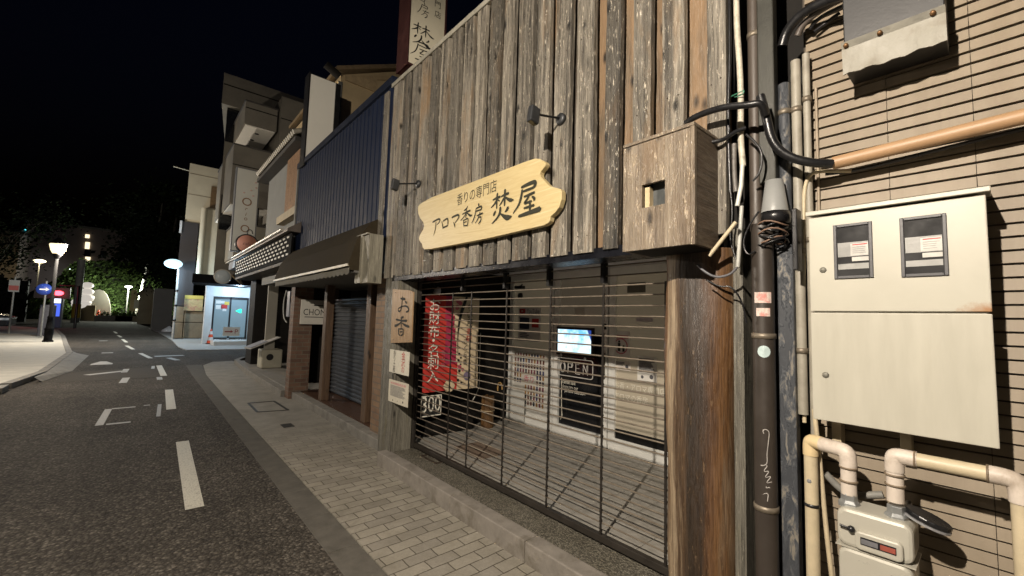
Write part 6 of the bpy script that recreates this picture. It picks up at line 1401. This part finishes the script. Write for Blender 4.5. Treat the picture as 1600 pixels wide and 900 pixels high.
# traffic signal and blue-lit box
ts = thing('traffic_signal', 'traffic signal showing red at the far crossing', 'traffic signal', at('Y', 45, 96, 500))
c = at('Y', 45, 91, 458)
MB().sphere(c, .25, 12, 0, (1.15, .6, .7)).build('red_light', glow('red_light', (1., .04, .06), 6), ts)
MB().box(c.x-1.2, c.x+.6, 45.15, 45.4, c.z-.4, c.z+.4).tube([(c.x+1.0, 45.3, 0), (c.x+1.0, 45.3, c.z+.6), (c.x, 45.3, c.z+.6)], .08, 8).build('housing', black, ts)
lamp('signal_glow', c+Vector((0, -.6, 0)), 12, (1., .05, .08), .2, ts)
vm_ = thing('vending_machine', 'lit white and blue vending machine behind the lantern post', 'vending machine', at('Y', 47, 88, 500))
p, q_ = at('Y', 47, 83.5, 465), at('Y', 47, 94, 482)
MB().box(p.x-.1, q_.x+.1, 47, 47.8, 0, p.z+.15).build('cabinet', plain('blue_cabinet', (.04, .06, .14), .5), vm_)
MB().box(p.x, q_.x, 46.98, 46.995, (p.z+q_.z)/2, p.z).build('lit_window', glow('white_lit', (.75, .85, 1.), 1.2), vm_)
MB().box(p.x+.1, q_.x, 46.98, 46.995, q_.z-.6, (p.z+q_.z)/2-.05).build('blue_panel', glow('blue_lit', (.06, .12, .7), .8), vm_)
# road signs on the left
rsn = thing('round_blue_sign', 'round blue road sign with a white arrow beside the lantern post', 'road sign', at('Y', 30, 70, 520))
c = at('Y', 30, 69, 452); MB().lathe(c, [(0, 0), (.27, 0), (.27, .02), (0, .02)], (0, 1, 0), 24).build('disc', plain('blue_sign', (.02, .05, .28), .4), rsn)
MB().box(c.x-.15, c.x+.06, 29.985, 29.995, c.z-.035, c.z+.025).prism([(c.x+.06, 29.985, c.z-.09), (c.x+.06, 29.985, c.z+.08), (c.x+.18, 29.985, c.z-.005)], (0, .01, 0)).build('arrow', ink('sign_white', (.6, .6, .6)), rsn)
MB().tube([(c.x+.05, 30.05, 0), (c.x+.05, 30.05, c.z+.4)], .035, 8).build('pole', plain('grey_far_pole', (.15, .15, .14), .5), rsn)
t = thing('red_white_sign', 'small red and white road sign at the left edge', 'road sign', at('Y', 34, 20, 520)); c = at('Y', 34, 22, 447)
MB().box(c.x-.19, c.x+.19, 34, 34.03, c.z-.3, c.z+.32).build('plate', ink('dull_sign_white', (.20, .20, .19)), t); MB().box(c.x-.17, c.x+.17, 33.98, 33.995, c.z-.22, c.z+.03).build('band', ink('sign_red', (.22, .045, .04)), t)
MB().tube([(c.x, 34.06, 0), (c.x, 34.06, c.z+.5)], .04, 8).build('pole', plain('grey_far_pole', (.15, .15, .14), .5), t)
t = thing('dark_cabinet', 'dark grey street cabinet behind the lantern post', 'cabinet', at('Z', .1, 66, 526)); p = at('Y', 31.5, 60, 500); q_ = at('Y', 31.5, 82, 500)
zt_ = at('Y', 31.5, 66, 476).z
MB().box(p.x, q_.x, 31.5, 32.4, .1, zt_).build('body', plain('dark_cabinet_paint', (.045, .045, .055), .5), t, bev=.03)
MB().box(p.x+.08, q_.x-.08, 31.48, 31.498, .25, zt_-.15).build('door', plain('dark_cabinet_door', (.055, .055, .065), .5), t, bev=.004)
# parked car at the left edge
pc = thing('parked_car', 'dark parked car cut by the left edge of the picture', 'car', (-6.8, 36, .1))
cx0 = at('Y', 35.2, 14, 510).x; 
prof = [(0, .35), (.0, .85), (.35, 1.0), (1.1, 1.08), (1.75, 1.5), (3.0, 1.52), (3.7, 1.1), (4.2, .95), (4.25, .35)]
# the car stands across the view, nose to the right
MB().prism([(cx0-a, 35.2, b+.1) for a, b in prof], (0, 1.7, 0)).build('body', plain('dark_car_paint', (.03, .032, .038), .2, .4), pc, bev=.08)
MB().prism([(cx0-1.2, 35.19, 1.2), (cx0-1.8, 35.19, 1.54), (cx0-2.9, 35.19, 1.56), (cx0-3.5, 35.19, 1.22)], (0, .005, 0)).build('side_window', glass_dark, pc)
for dx in (.85, 3.4): MB().lathe((cx0-dx, 35.16, .42), [(0, 0), (.2, 0), (.2, .01), (.32, .02), (.32, .2), (0, .2)], (0, 1, 0), 18).build('wheel', rubber, pc)
MB().box(cx0-.4, cx0-.02, 35.185, 35.2, .78, .9).build('headlight', plain('lamp_glass', (.55, .57, .6), .15), pc)
MB().box(cx0-.0, cx0+.03, 35.3, 36.8, .9, .95).build('bumper_trim', plain('chrome_pipe', (.6, .6, .6), .25, .8), pc)
# trees
def tree(label, x, y, h, r, n=1500, mat=darkleaf, lo=.35, s=(.06, .16)):
    t = thing('street_tree', label, 'tree', (x, y, 0), 'dark trees at the end of the street'); b_ = Vector((x, y, 0))
    tr = MB().tube([b_, b_+Vector((.1, 0, h*.3)), b_+Vector((-.1, .1, h*.6)), b_+Vector((.1, 0, h*.85))], [.3*h/9, .08], 8)
    lobes = []
    for i in range(9):
        a = random.uniform(0, 6.28); rr2 = r*random.uniform(.2, .75); zz = h*random.uniform(lo, .95); c = b_+Vector((math.cos(a)*rr2, math.sin(a)*rr2, zz)); lobes.append((c, r*random.uniform(.28, .5)))
        tr.tube([b_+Vector((0, 0, h*.35+.2*i*h/20)), b_.lerp(c, .55)+Vector((0, 0, h*.22)), c], [.07*h/9, .02], 6)
    tr.build('trunk', plain('bark', (.045, .036, .026), .9, 0, .3, 6, .5), t)
    m = MB()
    for i in range(int(n*3.2)):
        c, q = random.choice(lobes); v = Vector((random.gauss(0, .55), random.gauss(0, .55), random.gauss(0, .45)))*q; leaf(m, c+v, random.uniform(*s)*h/9)
    m.build('crown', mat, t, recalc=False)
tree('large dark tree overhanging the ivy bank beside the globe lamp', 1.8, 55, 13, 5, 2200)
tree('dark tree rising behind the right part of the ivy bank', 1.0, 88, 22, 6.5, 2200)
tree('dim tree behind the bright lantern', -13, 72, 14, 6, 1800)
tree('dark tree at the left edge above the parked car', -12.5, 48, 11, 5, 1800)
tree('dark tree close beside the dark block wall', 2.6, 49, 9.5, 3.2, 1500)
tree('small dark tree over the far building at the left', -21, 80, 14, 6, 1500)
hdg = thing('dark_hedge', 'dark clipped hedge across the far left of the street', 'hedge', (-20, 62, 0)); m = MB()
for i in range(3500): leaf(m, Vector((random.uniform(-30, -8.5), 62+random.gauss(0, .5), random.uniform(.1, 4.2))), random.uniform(.12, .28))
m.build('foliage', darkleaf, hdg, recalc=False); MB().box(-30, -8.6, 62, 62.6, 0, 4).build('branches', soot, hdg)
